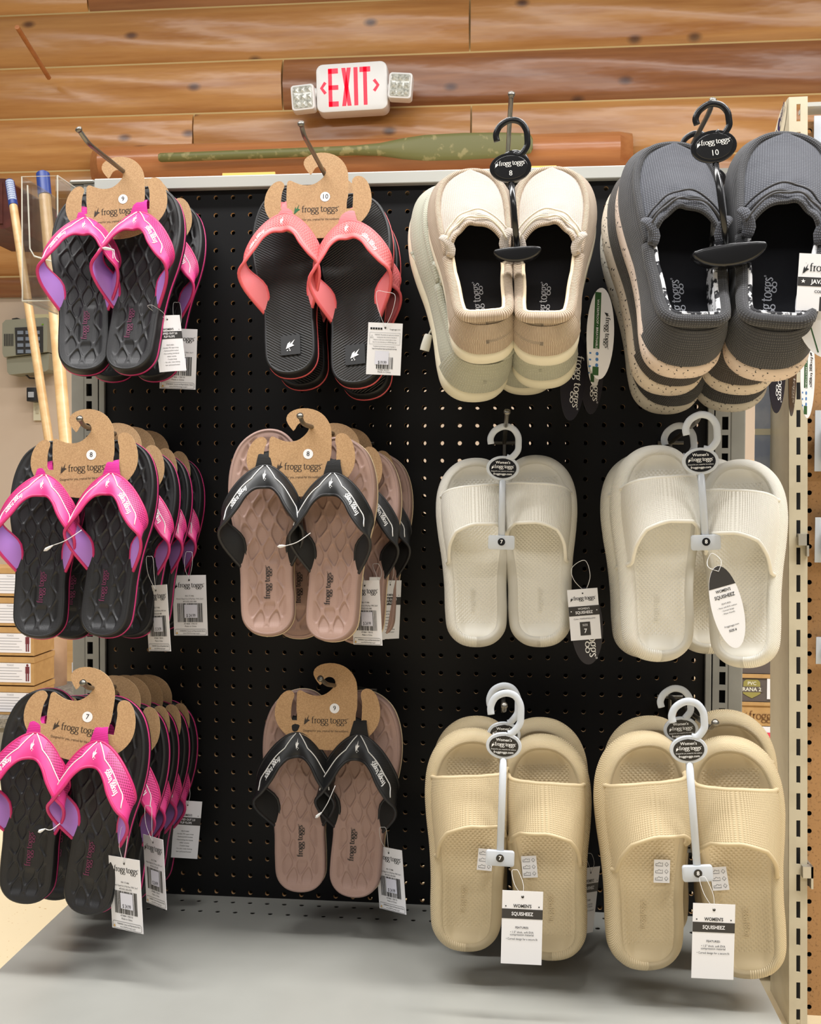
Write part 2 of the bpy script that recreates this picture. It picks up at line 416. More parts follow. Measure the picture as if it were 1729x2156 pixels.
gobj('rear_pegboard', pm2, [BLACKBOARD, FIBRE], (-0.0025, 0.055, rz(0) + 0.002))
def gbox(name, mat, *boxes, bevel=0.0):
    mb = MB()
    for b in boxes: mb.box(*b)
    me = mb.me(name); fixn(me); o = gobj(name, me, mat)
    if bevel: md = o.modifiers.new('bevel', 'BEVEL'); md.width = bevel; md.segments = 2; md.limit_method = 'ANGLE'
    return o
# thin margins round the perforated sheet
gbox('board_margin', BLACKBOARD, (BX0, -P / 2, 0, 0.005, 0.12, ZTOP)); gbox('board_margin', BLACKBOARD, (33.5 * P, BX1, 0, 0.005, 0.12, ZTOP))
def slotted(x0, x1, z0, z1, sx0, sx1, pitch, sh, y, depth, phase=0.0):
    """flat steel face with a column of real rectangular slots"""
    mb = MB(); z = z1 - phase
    def q(xa, xb, za, zb): mb.box(xa, xb, y, y + depth, za, zb)
    q(x0, sx0, z0, z1); q(sx1, x1, z0, z1)
    zc = z1
    k = 0
    while True:
        top = z1 - phase - k * pitch; bot = top - sh
        if bot < z0: break
        if zc > top: q(sx0, sx1, top, zc)
        zc = bot; k += 1
    q(sx0, sx1, z0, zc)
    return mb
def upright(side):
    s = -1 if side == 'left' else 1
    e = BX0 if s < 0 else BX1
    f_ = lambda a, b: (min(e + s * a, e + s * b), max(e + s * a, e + s * b))
    a, b = f_(0.0, 0.0085); gbox('edge_trim', GREYMETAL, (a, b, -0.006, 0.0, 0.0, rz(-0.75)), bevel=0.001)
    a, b = f_(0.0105, 0.031); c, d = f_(0.0195, 0.028)
    gobj('slotted_upright', fixn(slotted(a, b, 0.0, rz(-0.9), c, d, P, 0.018, -0.005, 0.002, 0.012).me('u')), GREYMETAL)
    a, b = f_(0.0315, 0.0515); gbox('upright_post', GREYMETAL, (a, b, -0.004, 0.07, 0.0, rz(-0.9)), bevel=0.0015)
    a, b = f_(0.004, 0.032); gbox('upright_shade_core', DARKIN, (a, b, 0.012, 0.06, 0.0, rz(-0.95)))  # dark backing added behind the slots, interior shade put into its colour
upright('left'); upright('right')
gbox('top_rail', RAILM, (BX0 - 0.012, BX1 + 0.0, -0.012, 0.07, rz(-0.42), rz(-1.12)), bevel=0.0015)
gbox('upright_cap', GREYMETAL, (BX0 - 0.052, BX0 - 0.014, -0.008, 0.07, rz(-0.92), rz(-1.15)), bevel=0.003)
# base deck with two rows of round perforations, and its kick plate
DX0 = at(140.5, 1912, 0).x; 
def plane_z(px, py, Z):
    d = FWD + RIGHT * ((px - IMG_W / 2) / F_PX) - UPV * ((py - IMG_H / 2) / F_PX); return CAM + d * ((Z - CAM.z) / d.z)
DX0 = plane_z(60, 1983.5, ZDECK).x; DX1 = plane_z(1622, 2107, ZDECK).x
r1 = plane_z(490, 1899.5, ZDECK).y; r2 = plane_z(478, 1920, ZDECK).y
def deck_mesh():
    v = []; f = []; N = 16; hr = 0.0036
    ys = [-0.46, r2 - P / 2, r2 + P / 2, r1 - P / 2, r1 + P / 2, 0.0]
    x_start = plane_z(417.5, 1898, ZDECK).x; x_start -= P * math.floor((x_start - DX0 - P) / P)
    ncol = int((DX1 - x_start - P / 2) / P)
    xa, xb = x_start - P / 2, x_start + (ncol - 0.5) * P
    mb = MB()
    def quad(x0, x1, y0, y1): mb.add([(x0, y0, 0), (x1, y0, 0), (x1, y1, 0), (x0, y1, 0)], [[0, 1, 2, 3]])
    sq = []
    for k in range(N):
        a = 2 * math.pi * k / N; c, s = math.cos(a), math.sin(a); m = max(abs(c), abs(s)); sq.append((c / m * P / 2, s / m * P / 2))
    for yc, sh in ((r1, 0.0), (r2, P / 2)):
        quad(DX0, xa + sh, yc - P / 2, yc + P / 2); quad(xb + sh - (P if sh else 0), DX1, yc - P / 2, yc + P / 2)
        for c in range(ncol - (1 if sh else 0)):
            X = x_start + c * P + sh; pts = [(X + a, yc + b, 0) for a, b in sq] + [(X + hr * math.cos(2 * math.pi * k / N), yc + hr * math.sin(2 * math.pi * k / N), 0) for k in range(N)] + [(X + hr * math.cos(2 * math.pi * k / N), yc + hr * math.sin(2 * math.pi * k / N), -0.0012) for k in range(N)]
            fs = []
            for k in range(N):
                q = (k + 1) % N; fs.append([k, q, N + q, N + k]); fs.append([N + k, N + q, 2 * N + q, 2 * N + k])
            mb.add(pts, fs)
    quad(DX0, DX1, ys[0], r2 - P / 2)
    if r1 - r2 > P: quad(DX0, DX1, r2 + P / 2, r1 - P / 2)
    quad(DX0, DX1, r1 + P / 2, 0.0)
    return mb.me('deck')
gobj('base_deck', deck_mesh(), DECKM, (0, 0, ZDECK))
gbox('deck_edge', DECKM, (DX0, DX0 + 0.002, -0.46, 0, 0.11, ZDECK - 0.0005), (DX1 - 0.002, DX1, -0.46, 0, 0.11, ZDECK - 0.0005), (DX0, DX1, -0.462, -0.46, 0.10, ZDECK - 0.0005))
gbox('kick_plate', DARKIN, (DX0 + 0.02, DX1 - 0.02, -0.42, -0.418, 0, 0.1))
gbox('deck_underside', RAILM, (DX0 + 0.004, DX1 - 0.004, -0.2, -0.004, 0.118, 0.12))
# ------------------------------------------------------------------ the neighbouring brown pegboard fixture
NX = at(1662, 1050, 0.0).x; NXb = at(1701, 1050, 0.0).x
NZ = at(1670, 204, 0.0).z
nb = thing('brown_pegboard_fixture', 'cream steel fixture with brown pegboard at the right edge', 'store fixture', Vector((NX, 0, 0)))
def npart(name, me, mats):
    o = obj(name, me, mats, nb); o.matrix_local = Matrix.Translation((-NX, 0, 0)); return o
wN = NXb - NX
npart('slotted_upright', fixn(slotted(NX, NXb, 0.0, NZ, NX + wN * 0.40, NX + wN * 0.62, 0.0381, 0.0235, 0.0, 0.002, 0.010).me('u')), CREAM)
npart('upright_shade_core', fixn(MB().box(NX + 0.004, NXb - 0.002, 0.02, 0.10, 0, NZ - 0.085).me('c')), DARKIN)
npart('side_panel', fixn(MB().add([(NX - 0.0005, 0.0022, 0), (NX - 0.0005, 0.105, 0), (NX - 0.0005, 0.105, NZ - 0.034), (NX - 0.0005, 0.03, NZ), (NX - 0.0005, 0.0022, NZ), (NX + 0.0025, 0.0022, 0), (NX + 0.0025, 0.105, 0), (NX + 0.0025, 0.105, NZ - 0.034), (NX + 0.0025, 0.03, NZ), (NX + 0.0025, 0.0022, NZ)],
      [[0, 1, 2, 3, 4], [9, 8, 7, 6, 5], [0, 5, 6, 1], [1, 6, 7, 2], [2, 7, 8, 3], [3, 8, 9, 4], [4, 9, 5, 0]]).me('s')), CREAM)
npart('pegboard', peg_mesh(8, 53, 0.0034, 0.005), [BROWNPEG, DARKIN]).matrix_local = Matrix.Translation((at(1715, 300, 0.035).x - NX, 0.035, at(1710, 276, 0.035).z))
npart('top_rail', fixn(MB().box(NXb + 0.001, NXb + 0.3, 0.015, 0.05, at(1715, 232, 0.03).z, NZ - 0.003).me('t')), RAILM)
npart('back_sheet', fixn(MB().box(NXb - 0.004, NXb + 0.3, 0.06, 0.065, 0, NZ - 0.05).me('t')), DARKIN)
for py in (1135, 1835):
    q = at(1693, py, -0.006); npart('bracket_clip', fixn(MB().box(q.x - 0.008, q.x + 0.006, -0.008, 0.004, q.z - 0.009, q.z + 0.007).box(q.x + 0.003, q.x + 0.006, -0.008, 0.03, q.z - 0.024, q.z + 0.007).me('k')), M('worn_steel', S(190, 186, 176), 0.35, 0.6))
# maker's plate on the side of the upright
lp = MB(); Y0 = -0.0
pts = []
for i in range(28):
    a = 2 * math.pi * i / 28; u = 0.052 + 0.046 * math.cos(a); w_ = 0.0 + 0.028 * math.sin(a)
    pts.append((NX - 0.0012, u, NZ - 0.030 - 0.5 * (u - 0.045) + w_ * 0.85))
lp.add(pts, [list(range(28))])
npart('maker_plate', lp.me('plate'), M('ivory_sticker', S(226, 216, 190), 0.4))
pr = Print(); pr.text('V&S', 0.0, 0.002, 0.036, bold=0.04); pr.text('VARIETY', 0.044, 0.008, 0.014, bold=0.03, sx=0.8); pr.text('STORE FIXTURES', 0.044, -0.004, 0.007)
def plate_map(a, b):
    # reads upwards to the right as seen from the aisle: text x runs towards the front (-y) and up
    y = 0.066 - a * 0.75; z = NZ - 0.040 + a * 0.5 + b * 0.85
    return (NX - 0.0018, y, z)
npart('maker_lettering', pr.me(0, 'lettering', plate_map), M('navy_print', S(30, 30, 90), 0.5))

# the old fixture leans a little to the left
nb.matrix_world = Matrix.Translation((NX, 0, 0.72)) @ Matrix.Rotation(math.radians(-0.72), 4, 'Y') @ Matrix.Translation((0, 0, -0.72))
# ------------------------------------------------------------------ exit sign on the log wall
WHITEP = M('white_plastic', S(232, 230, 228), 0.35)
ex = at(743, 188, YW - 0.06)
esc = 0.1525 / 75.0 * 1.0
es = thing('exit_sign', 'white lit sign with red EXIT letters on the log wall', 'exit sign', Matrix.Translation(ex) @ Matrix.Rotation(math.radians(-1.6), 4, 'Y'))
def rrect(w, h, r, n=5):
    o = []
    for cx, cy, a0 in ((w - r, h - r, 0), (-w + r, h - r, 90), (-w + r, -h + r, 180), (w - r, -h + r, 270)):
        for i in range(n + 1): a = math.radians(a0 + 90 * i / n); o.append((cx + r * math.cos(a), cy + r * math.sin(a)))
    return o
def rounded_box(mb, w, h, r, y0, y1, bev=0.004, cx=0, cz=0):
    rings = [(0.0, y1), (0.0, y0 + bev), (bev * 0.3, y0 + bev * 0.3), (bev, y0)]
    base = len(mb.v); pts = []
    for ins, y in rings:
        pts += [(x + cx, y, z + cz) for x, z in rrect(w - ins, h - ins, max(r - ins, 0.001))]
    n = len(rrect(w, h, r)); fs = []
    for k in range(len(rings) - 1):
        for i in range(n): j = (i + 1) % n; fs.append([k * n + i, k * n + j, (k + 1) * n + j, (k + 1) * n + i])
    fs.append([(len(rings) - 1) * n + i for i in range(n)]); fs.append(list(range(n))[::-1])
    mb.add(pts, fs); return mb
W2 = at(818, 188, YW - 0.06).x - ex.x; H2 = W2 * 0.67
rounded_box(MB(), W2, H2, 0.03, -0.03, 0.045, 0.008).build('housing', WHITEP, es, ang=40)
RED = NT('lit_red_letters'); RED.base(S(240, 30, 60)); RED.set(Roughness=0.4); RED.b.inputs['Emission Color'].default_value = S(255, 20, 50); RED.b.inputs['Emission Strength'].default_value = 0.55; RED = RED.m
lt = Print(); u = W2 / 0.72
def bar(*p): lt.add((list(p), [list(range(len(p)))]))
h_ = H2 * 0.78
x = -0.47 * u
lt.rect(x, x + 0.075 * u, -h_, h_).rect(x, x + 0.2 * u, h_ - 0.1 * u, h_).rect(x, x + 0.2 * u, -0.045 * u, 0.045 * u).rect(x, x + 0.2 * u, -h_, -h_ + 0.1 * u)
x = -0.2 * u
bar((x, h_), (x + 0.08 * u, h_), (x + 0.19 * u, -h_), (x + 0.11 * u, -h_)); bar((x + 0.11 * u, h_), (x + 0.19 * u, h_), (x + 0.08 * u, -h_), (x, -h_))
lt.rect(0.045 * u, 0.125 * u, -h_, h_)
lt.rect(0.235 * u, 0.31 * u, -h_, h_).rect(0.165 * u, 0.38 * u, h_ - 0.1 * u, h_)
for sx, xc in ((-1, -0.58 * u), (1, 0.5 * u)):
    lt.line([(xc - sx * 0.05 * u, 0.11 * u), (xc + sx * 0.03 * u, 0.0), (xc - sx * 0.05 * u, -0.11 * u)], 0.03 * u)
obj('exit_letters', lt.me(-0.031, 'letters'), RED, es)
LENS = M('emergency_lens', S(205, 205, 195), 0.12, grain=(120, S(150, 150, 140), 0.4, 0.7))
for sgn, tilt in ((-1, -6), (1, 12)):
    hx = sgn * W2 * 1.36
    arm = MB().tube([(sgn * W2 * 0.98, 0.0, -0.01), (hx * 0.93, -0.02, -0.012)], 0.022, 12); arm.build('lamp_arm', WHITEP, es, ang=40)
    lh = rounded_box(MB(), 0.049, 0.053, 0.014, -0.05, 0.0, 0.006, 0, 0).build('lamp_head', WHITEP, es, ang=40); lh.location = (hx, 0, -0.026 + (0.012 if sgn > 0 else -0.012)); lh.rotation_euler = (0, math.radians(tilt * 0.5), 0)
    ln = rounded_box(MB(), 0.041, 0.045, 0.01, -0.0525, -0.045, 0.002)
    lo = ln.build('lens', LENS, lh, ang=40)
    cells = MB()
    for i in range(3):
        for j in range(3):
            cx, cz = (i - 1) * 0.026, (j - 1) * 0.028; r_ = 0.010
            v = [(cx + a * r_, -0.0528, cz + b * r_) for a, b in ((-1, -1), (1, -1), (1, 1), (-1, 1))] + [(cx, -0.058, cz)]
            cells.add(v, [[0, 1, 4], [1, 2, 4], [2, 3, 4], [3, 0, 4]])
    cells.build('lens_facets', LENS, lh)
# ------------------------------------------------------------------ oar
OARM = M('weathered_green_paint', S(112, 110, 62), 0.5, grain=(26, S(150, 140, 92), 0.58, 0.66))
YO = YW - 0.17
o0 = at(335, 332, YO); o1 = at(1122, 303, YO); om = at(755, 320, YO)
dv = (o1 - o0); Lo = dv.length; ang = math.atan2(dv.z, dv.x)
oar = thing('oar', 'weathered green wooden oar hung on the log beam', 'oar', Matrix.Translation(o0) @ Matrix.Rotation(-ang, 4, 'Y'))
MB().tube([(0, 0, 0), (0.008, 0, 0), (0.1, 0, 0), (Lo * 0.35, 0, 0), (Lo * 0.56, 0, 0)], [0.014, 0.0185, 0.0185, 0.0185, 0.02], 14).build('shaft', OARM, oar, ang=40)
prof = [(0.54, 0.02, 0.02), (0.60, 0.026, 0.018), (0.66, 0.042, 0.014), (0.72, 0.052, 0.012), (0.82, 0.054, 0.010), (0.92, 0.050, 0.009), (0.975, 0.044, 0.009), (0.995, 0.036, 0.008), (1.0, 0.02, 0.006)]
pts = [(t * Lo, 0, 0.0) for t, _, _ in prof]
mb = MB(); N = 16; v = []; f = []
for t, hz, hy in prof:
    for k in range(N): a = 2 * math.pi * k / N; v.append((t * Lo, hy * math.sin(a), hz * math.cos(a)))
for i in range(len(prof) - 1):
    for k in range(N): q = (k + 1) % N; f.append([i * N + k, i * N + q, (i + 1) * N + q, (i + 1) * N + k])
f.append([(len(prof) - 1) * N + k for k in range(N)])
mb.add(v, f); mb.build('blade', OARM, oar, ang=40)
# ------------------------------------------------------------------ dowel peg in the wall, far left
p0 = at(103, 164, YW - 0.02); p1 = at(36, 57, YW - 0.34)
tag(MB().tube([p0, p1], 0.010, 12).build('dowel_peg', BEAMW, ang=40), 'thin wooden dowel peg sticking out of upper log wall', 'peg')
# ------------------------------------------------------------------ dark wooden cabinet edge, far left
q = at(-30, 430, 2.3)
DKW = M('dark_stained_wood', S(92, 44, 34), 0.4, grain=(20, S(66, 28, 22), 0.3, 0.7))
cb = thing('wall_cabinet', 'dark reddish brown wooden cabinet at the far left edge', 'cabinet', Vector((q.x, 2.5, q.z)))
qr = at(22, 380, 2.3)
w2 = qr.x - q.x
hh = (at(0, 380, 2.3).z - at(0, 486, 2.3).z) / 2
MB().prism([(-w2, -hh * 0.92), (w2 * 0.75, -hh), (w2, -hh * 0.9), (w2, hh * 0.82), (w2 * 0.8, hh), (-w2, hh * 1.1)], -0.2, 0.2).build('body', DKW, cb)
MB().box(-w2 * 0.9, w2 * 0.7, -0.206, -0.2, -hh * 0.8, hh * 0.85).build('door', DKW, cb)
kb = MB(); kb.tube([(w2 * 0.4, -0.206, -hh * 0.86), (w2 * 0.4, -0.222, -hh * 0.86)], [0.006, 0.01], 10); kb.build('knob', M('brass_knob', S(200, 160, 100), 0.3, 0.8), cb)
# ------------------------------------------------------------------ long tool handles leaning at the left
BLUEV = M('blue_vinyl_grip', S(34, 58, 130), 0.4)
GRIPW = M('white_grip_print', S(196, 206, 224), 0.5)
def pole(name, label, pa, pb, Y0_, Y1_, r, grip, dots):
    a = at(*pa, Y0_); b = at(*pb, Y1_); d = b - a; b = a + d * ((a.z - 0.02) / -d.z if d.z else 1)
    t = thing(name, label, 'tool handle', b, 'long wooden tool handles'); z = (a - b); L = z.length
    t.matrix_world = Matrix.Translation(b) @ z.to_track_quat('Z', 'Y').to_matrix().to_4x4()
    MB().tube([(0, 0, 0), (0, 0, L - grip)], r, 16).build('shaft', HANDLE, t, ang=40)
    MB().tube([(0, 0, L - grip), (0, 0, L - grip * 0.1), (0, 0, L - 0.004), (0, 0, L)], [r * 1.14, r * 1.14, r * 1.0, r * 0.6], 16).build('grip', BLUEV, t, ang=40)
    if dots:
        rot = t.matrix_world.to_3x3().inverted() @ (CAM - a); a0 = math.atan2(rot.y, rot.x); pd = MB()
        for i in range(9):
            for j in range(-3, 4):
                an = a0 + j * 0.27; zz = L - grip * (0.12 + 0.085 * i)
                pd.add([((r * 1.16) * math.cos(an + da), (r * 1.16) * math.sin(an + da), zz + dz) for da, dz in ((-0.09, -0.004), (0.09, -0.004), (0.09, 0.004), (-0.09, 0.004))], [[0, 1, 2, 3]])
        pd.build('grip_print', GRIPW, t, fix=False)
pole('tool_handle', 'leaning wooden tool handle with dotted blue grip, leftmost', (20, 380), (99, 900), 1.9, 1.5, 0.0135, 0.115, True)
pole('tool_handle', 'wooden tool handle with plain blue grip behind clear box', (90, 362), (136, 900), 0.85, 0.7, 0.0135, 0.062, False)
# ------------------------------------------------------------------ clear acrylic sign holder on the left upright
k = NT('clear_acrylic'); tr = k.n('ShaderNodeBsdfTransparent'); tr.inputs[0].default_value = (0.985, 0.985, 0.98, 1); gl = k.n('ShaderNodeBsdfGlossy'); gl.inputs['Roughness'].default_value = 0.06
lw = k.n('ShaderNodeLayerWeight'); lw.inputs[0].default_value = 0.35; mx = k.n('ShaderNodeMixShader'); k.l(k.math('ADD', k.math('MULTIPLY', lw.outputs['Fresnel'], 0.45), 0.04), mx.inputs[0]); k.l(tr.outputs[0], mx.inputs[1]); k.l(gl.outputs[0], mx.inputs[2]); k.l(mx.outputs[0], k.out.inputs['Surface'])
ACRYL = k.m
EDGE = NT('acrylic_edge'); EDGE.base(S(232, 232, 220)); EDGE.set(Roughness=0.15); EDGE.b.inputs['Alpha'].default_value = 0.55; EDGE = EDGE.m
Yf = -0.115
c0 = at(46, 372, Yf); c1 = at(121, 369, Yf); c2 = at(48, 634, Yf)
ab = thing('acrylic_holder', 'clear acrylic sign holder box on the left upright', 'sign holder', Vector(((c0.x + c1.x) / 2, 0, c2.z)))
W = (c1.x - c0.x) / 2; H = c0.z - c2.z; t_ = 0.003
def pan(name, v, mat=ACRYL): obj(name, fixn(mesh(name, v, [[0, 1, 2, 3], [7, 6, 5, 4], [0, 4, 5, 1], [1, 5, 6, 2], [2, 6, 7, 3], [3, 7, 4, 0]], smooth=False)), mat, ab)
def panel(name, x0, x1, y0, y1, z0, z1): MB().box(x0, x1, y0, y1, z0, z1).build(name, ACRYL, ab)
panel('side_panel', -W, -W + t_, Yf, -0.004, 0, H); panel('side_panel', W - t_, W, Yf, -0.004, 0, H)
panel('back_panel', -W, W, -0.007, -0.004, 0, H); panel('bottom_panel', -W, W, Yf, -0.004, 0, t_)
ct = [(-W, 0), (W, 0), (W, H), (-W, H)]
MB().prism([(-W, 0), (W, 0), (W, H * 0.30), (-W + 0.017, H * 0.36), (-W + 0.011, H * 0.42), (-W + 0.008, H * 0.93), (-W, H)], Yf, Yf + t_).build('front_panel', ACRYL, ab)
eg = MB()
for p in ([(-W, Yf, 0), (-W, Yf, H), (W, Yf, H), (W, Yf, 0), (-W, Yf, 0)], [(W, Yf, H), (W, -0.004, H)], [(-W, Yf, 0), (-W, -0.004, 0)], [(W, Yf, 0), (W, -0.004, 0)], [(-W + 0.008, Yf, H * 0.93), (-W + 0.011, Yf, H * 0.42), (-W + 0.017, Yf, H * 0.36), (W, Yf, H * 0.30)]):
    eg.tube(p, 0.0011, 6)
eg.build('polished_edge', EDGE, ab)
# ------------------------------------------------------------------ wall phone unit, plug and cords
PHM = M('grey_green_plastic', S(140, 138, 120), 0.45)
DKP = M('charcoal_plastic', S(50, 48, 46), 0.4)
ph = at(66, 732, YW); sc = (at(110, 732, YW).x - at(22, 732, YW).x) / 88
t = thing('wall_phone_unit', 'grey-green plastic wall box with dark keypad and speaker', 'wall panel', Vector((ph.x, YW + 0.05, ph.z)))
MB().prism([(x * sc, z * sc) for x, z in ((-47, 45), (-40, 52), (44, 56), (47, 50), (46, -12), (-44, -22), (-47, -14))], -0.11, 0).build('body', PHM, t)
MB().prism([(x * sc, z * sc) for x, z in ((-43, -23), (46, -14), (44, -46), (38, -50), (-38, -56), (-42, -50))], -0.09, 0).build('lower_cover', PHM, t)
MB().prism([(x * sc, z * sc) for x, z in ((-20, 36), (38, 38), (38, -14), (-18, -18))], -0.114, -0.11).build('keypad_panel', DKP, t)
BTN = M('keypad_button', S(120, 128, 140), 0.4)
for i in range(3):
    for j in range(4):
        cx, cz = -8 + i * 17, 26 - j * 12.5
        MB().prism([((cx + a) * sc, (cz + b) * sc) for a, b in ((-6, -3.5), (6, -3.5), (6, 3.5), (-6, 3.5))], -0.118, -0.114).build('button', BTN, t)
sp = MB()
for i in range(6): sp.prism([((-42 + i * 3.4 + a) * sc, (12 + b) * sc) for a, b in ((-0.8, -12), (0.8, -12), (0.8, 12), (-0.8, 12))], -0.1125, -0.11)
sp.build('speaker_grille', DKP, t)
MB().box(36 * sc, 39 * sc, -0.116, -0.11, 41 * sc, 43 * sc).build('indicator_light', M('green_lamp', S(120, 170, 40), 0.3), t)
MB().tube([(-38 * sc, -0.05, 50 * sc), (-39 * sc, -0.05, 58 * sc), (-30 * sc, -0.05, 59 * sc), (-18 * sc, -0.05, 55 * sc)], 0.004, 8).build('cord', DKP, t)
ol = at(69, 842, YW)
t = thing('wall_outlet', 'ivory wall outlet plate below the grey wall box', 'outlet', Vector((ol.x, YW + 0.06, ol.z)))
MB().box(-9 * sc, 12 * sc, -0.014, 0, -40 * sc, 8 * sc).build('cover_plate', M('ivory_plate', S(214, 206, 178), 0.4), t)
MB().box(-3 * sc, 3 * sc, -0.018, -0.014, -26 * sc, -14 * sc).build('socket', M('ivory_socket', S(190, 180, 152), 0.4), t)
ad = at(64, 830, YW - 0.03)
t = thing('power_adapter', 'black power adapter plugged into the wall outlet', 'power adapter', Vector((ad.x, YW + 0.046, ad.z)))
rounded_box(MB(), 10 * sc, 14 * sc, 0.004, -0.07, 0.0, 0.004).build('body', M('black_plastic_adapter', S(26, 26, 28), 0.4), t, ang=40)
MB().box(-6 * sc, 6 * sc, -0.0712, -0.07, -6 * sc, 5 * sc).build('rating_label', M('silver_label', S(170, 172, 176), 0.3), t)
MB().tube([(5 * sc, -0.03, 14 * sc), (6 * sc, -0.03, 22 * sc), (0, -0.02, 34 * sc), (-14 * sc, -0.02, 35 * sc), (-20 * sc, -0.03, 42 * sc)], 0.004, 8).build('cord', DKP, t)
nt_ = at(70, 668, YW)
tag(MB().box(nt_.x - 26 * sc, nt_.x + 26 * sc, YW + 0.052, YW + 0.06, nt_.z - 10 * sc, nt_.z + 10 * sc).build('note_card', M('cream_paper', S(226, 212, 164), 0.7)), 'pale yellow paper note above the grey wall box', 'note')
# ------------------------------------------------------------------ yellow shelf-edge strips on top of the gondola
YEL = M('yellow_card', S(226, 186, 96), 0.55)
for px0, px1, py0, py1, lab in ((466, 577, 362, 380, 'yellow card strip showing above the top rail, left of the coral sandals'), (1118, 1172, 347, 360, 'yellow card strip showing above the top rail beside black hanger')):
    a = at(px0, py0, 0.09); b = at(px1, py1, 0.09)
    t = thing('card_strip', lab, 'card strip', Vector(((a.x + b.x) / 2, 0.1, b.z)), 'yellow card strips')
    MB().box(a.x - (a.x + b.x) / 2, b.x - (a.x + b.x) / 2, -0.004, 0.0, -0.03, a.z - b.z).build('card', YEL, t)
    MB().box(a.x - (a.x + b.x) / 2, b.x - (a.x + b.x) / 2 + 0.003, -0.0055, -0.004, -0.03, (a.z - b.z) * 0.35).build('fold', YEL, t)
# ------------------------------------------------------------------ cardboard boxes, left background
CARD = M('tan_cardboard', S(190, 150, 96), 0.75, grain=(40, S(176, 136, 84), 0.35, 0.7))
LABW = M('white_label', S(232, 230, 234), 0.5)
GREYP = M('grey_label_print', S(150, 150, 156), 0.6); REDF = M('dark_red_print', S(110, 40, 50), 0.6)
YB = 1.35
ordn = ['topmost', 'second', 'third', 'fourth', 'fifth']
for i in range(5):
    b0 = at(72, 1196 + i * 62.5 + 60, YB); tp = at(72, 1196 + i * 62.5, YB); hh = tp.z - b0.z
    w_ = 0.30
    t = thing('shoe_carton', 'tan carton with white label, %s of the left background stack' % ordn[i], 'box', Vector((b0.x - w_ / 2, YB + 0.18, b0.z)), 'labelled cartons in the left background stack')
    MB().box(-w_ / 2, w_ / 2, -0.18, -0.05, 0, hh * 0.985).build('carton', CARD, t)
    MB().box(-w_ / 2 - 0.002, w_ / 2 + 0.002, -0.183, -0.048, hh * 0.80, hh * 0.99).build('lid', CARD, t)
    lb = MB().box(-w_ / 2 + 0.01, w_ / 2 - 0.010, -0.1815, -0.18, hh * 0.10, hh * 0.78).build('label', LABW, t)
    pr = Print()
    for j in range(5): pr.rect(w_ / 2 - 0.105, w_ / 2 - 0.035 - 0.008 * (j % 3), hh * (0.2 + 0.1 * j), hh * (0.2 + 0.1 * j) + 0.0012)
    pr.text('TOADZ', w_ / 2 - 0.07, hh * 0.70, 0.006)
    obj('label_print', pr.me(-0.182), GREYP, lb)
    fg = Print(); x = w_ / 2 - 0.019
    fg.rect(x - 0.006, x + 0.006, hh * 0.42, hh * 0.66).disc(x, hh * 0.71, 0.0035).rect(x - 0.005, x - 0.001, hh * 0.15, hh * 0.42).rect(x + 0.001, x + 0.005, hh * 0.15, hh * 0.42)
    obj('figure_print', fg.me(-0.1822), REDF, lb)
gm = at(20, 1510, YB)
gt = thing('carpeted_plinth', 'low grey carpeted plinth under the left stack of cartons', 'plinth', Vector((gm.x - 0.1, YB + 0.2, 0)))
MB().box(-0.35, 0.19, -0.24, 0.3, 0, gm.z - 0.02).build('plinth_body', M('grey_board', S(140, 134, 124), 0.8), gt)
MB().box(-0.36, 0.20, -0.25, 0.31, gm.z - 0.02, at(72, 1196 + 4 * 62.5 + 60, YB).z - 0.0005).build('carpet', M('grey_carpet', S(150, 142, 130), 0.95, grain=(120, S(112, 106, 98), 0.4, 0.6), bump=(300, 0.6, 0.004)), gt)
# tan wrapped roll and timber board standing beside the cartons
r0 = at(98, 1400, 1.75); t = thing('wrapped_roll', 'tan paper wrapped roll standing beside the left cartons', 'roll', Vector((r0.x, 1.80, 0)))
MB().tube([(0, 0, 0), (0, 0, 0.3), (0.004, 0, 0.6), (0, 0, at(98, 1200, 1.7).z)], [0.042, 0.044, 0.043, 0.042], 20).build('wrapping', M('tan_wrap', S(206, 170, 138), 0.55, grain=(6, S(150, 110, 80), 0.35, 0.7)), t, ang=40)
MB().tube([(0, 0, at(98, 1200, 1.7).z), (0, 0, at(98, 1185, 1.7).z)], 0.02, 16).build('core', CARD, t, ang=40)
r0 = at(137, 1400, 2.0); t = thing('timber_board', 'pale timber board standing behind the left upright', 'board', Vector((r0.x, 2.05, 0)))
MB().box(-0.025, 0.03, -0.02, 0.02, 0, at(137, 1150, 2.0).z).build('plank', HANDLE, t)
MB().box(0.012, 0.03, -0.0215, -0.02, at(147, 1420, 2.0).z, at(147, 1398, 2.0).z).build('price_sticker', LABW, t)
# ------------------------------------------------------------------ right background: cartons seen through the gap
YR = 0.95; DKCARD = M('dark_taupe_print', S(92, 82, 78), 0.6); OLIVE = M('olive_badge', S(150, 140, 76), 0.5); PALE = M('pale_badge_print', S(226, 222, 206), 0.5); BRP = M('dark_brown_print', S(110, 72, 36), 0.6)
xa = at(1530, 1450, YR).x; xb = at(1665, 1450, YR).x; wd = xb - xa; xm = (xa + xb) / 2
def rbox(name, lab, y0, y1, mat, cat='box'):
    zb_ = at(1590, y1, YR).z; zt_ = at(1590, y0, YR).z
    t = thing(name, lab, cat, Vector((xm, YR + 0.15, zb_)), 'cartons in the gap at the right'); h = zt_ - zb_
    MB().box(-wd / 2, wd / 2, -0.15, 0.15, 0, h * 0.985).build('carton', mat, t)
    return t, h
def rlid(t, h): MB().box(-wd / 2 - 0.002, wd / 2 + 0.002, -0.153, 0.152, h * 0.86, h * 0.995).build('lid', CARD, t)
t, h = rbox('shoe_carton', 'dark printed carton at the top of the right gap', 1362, 1418, DKCARD); rlid(t, h)
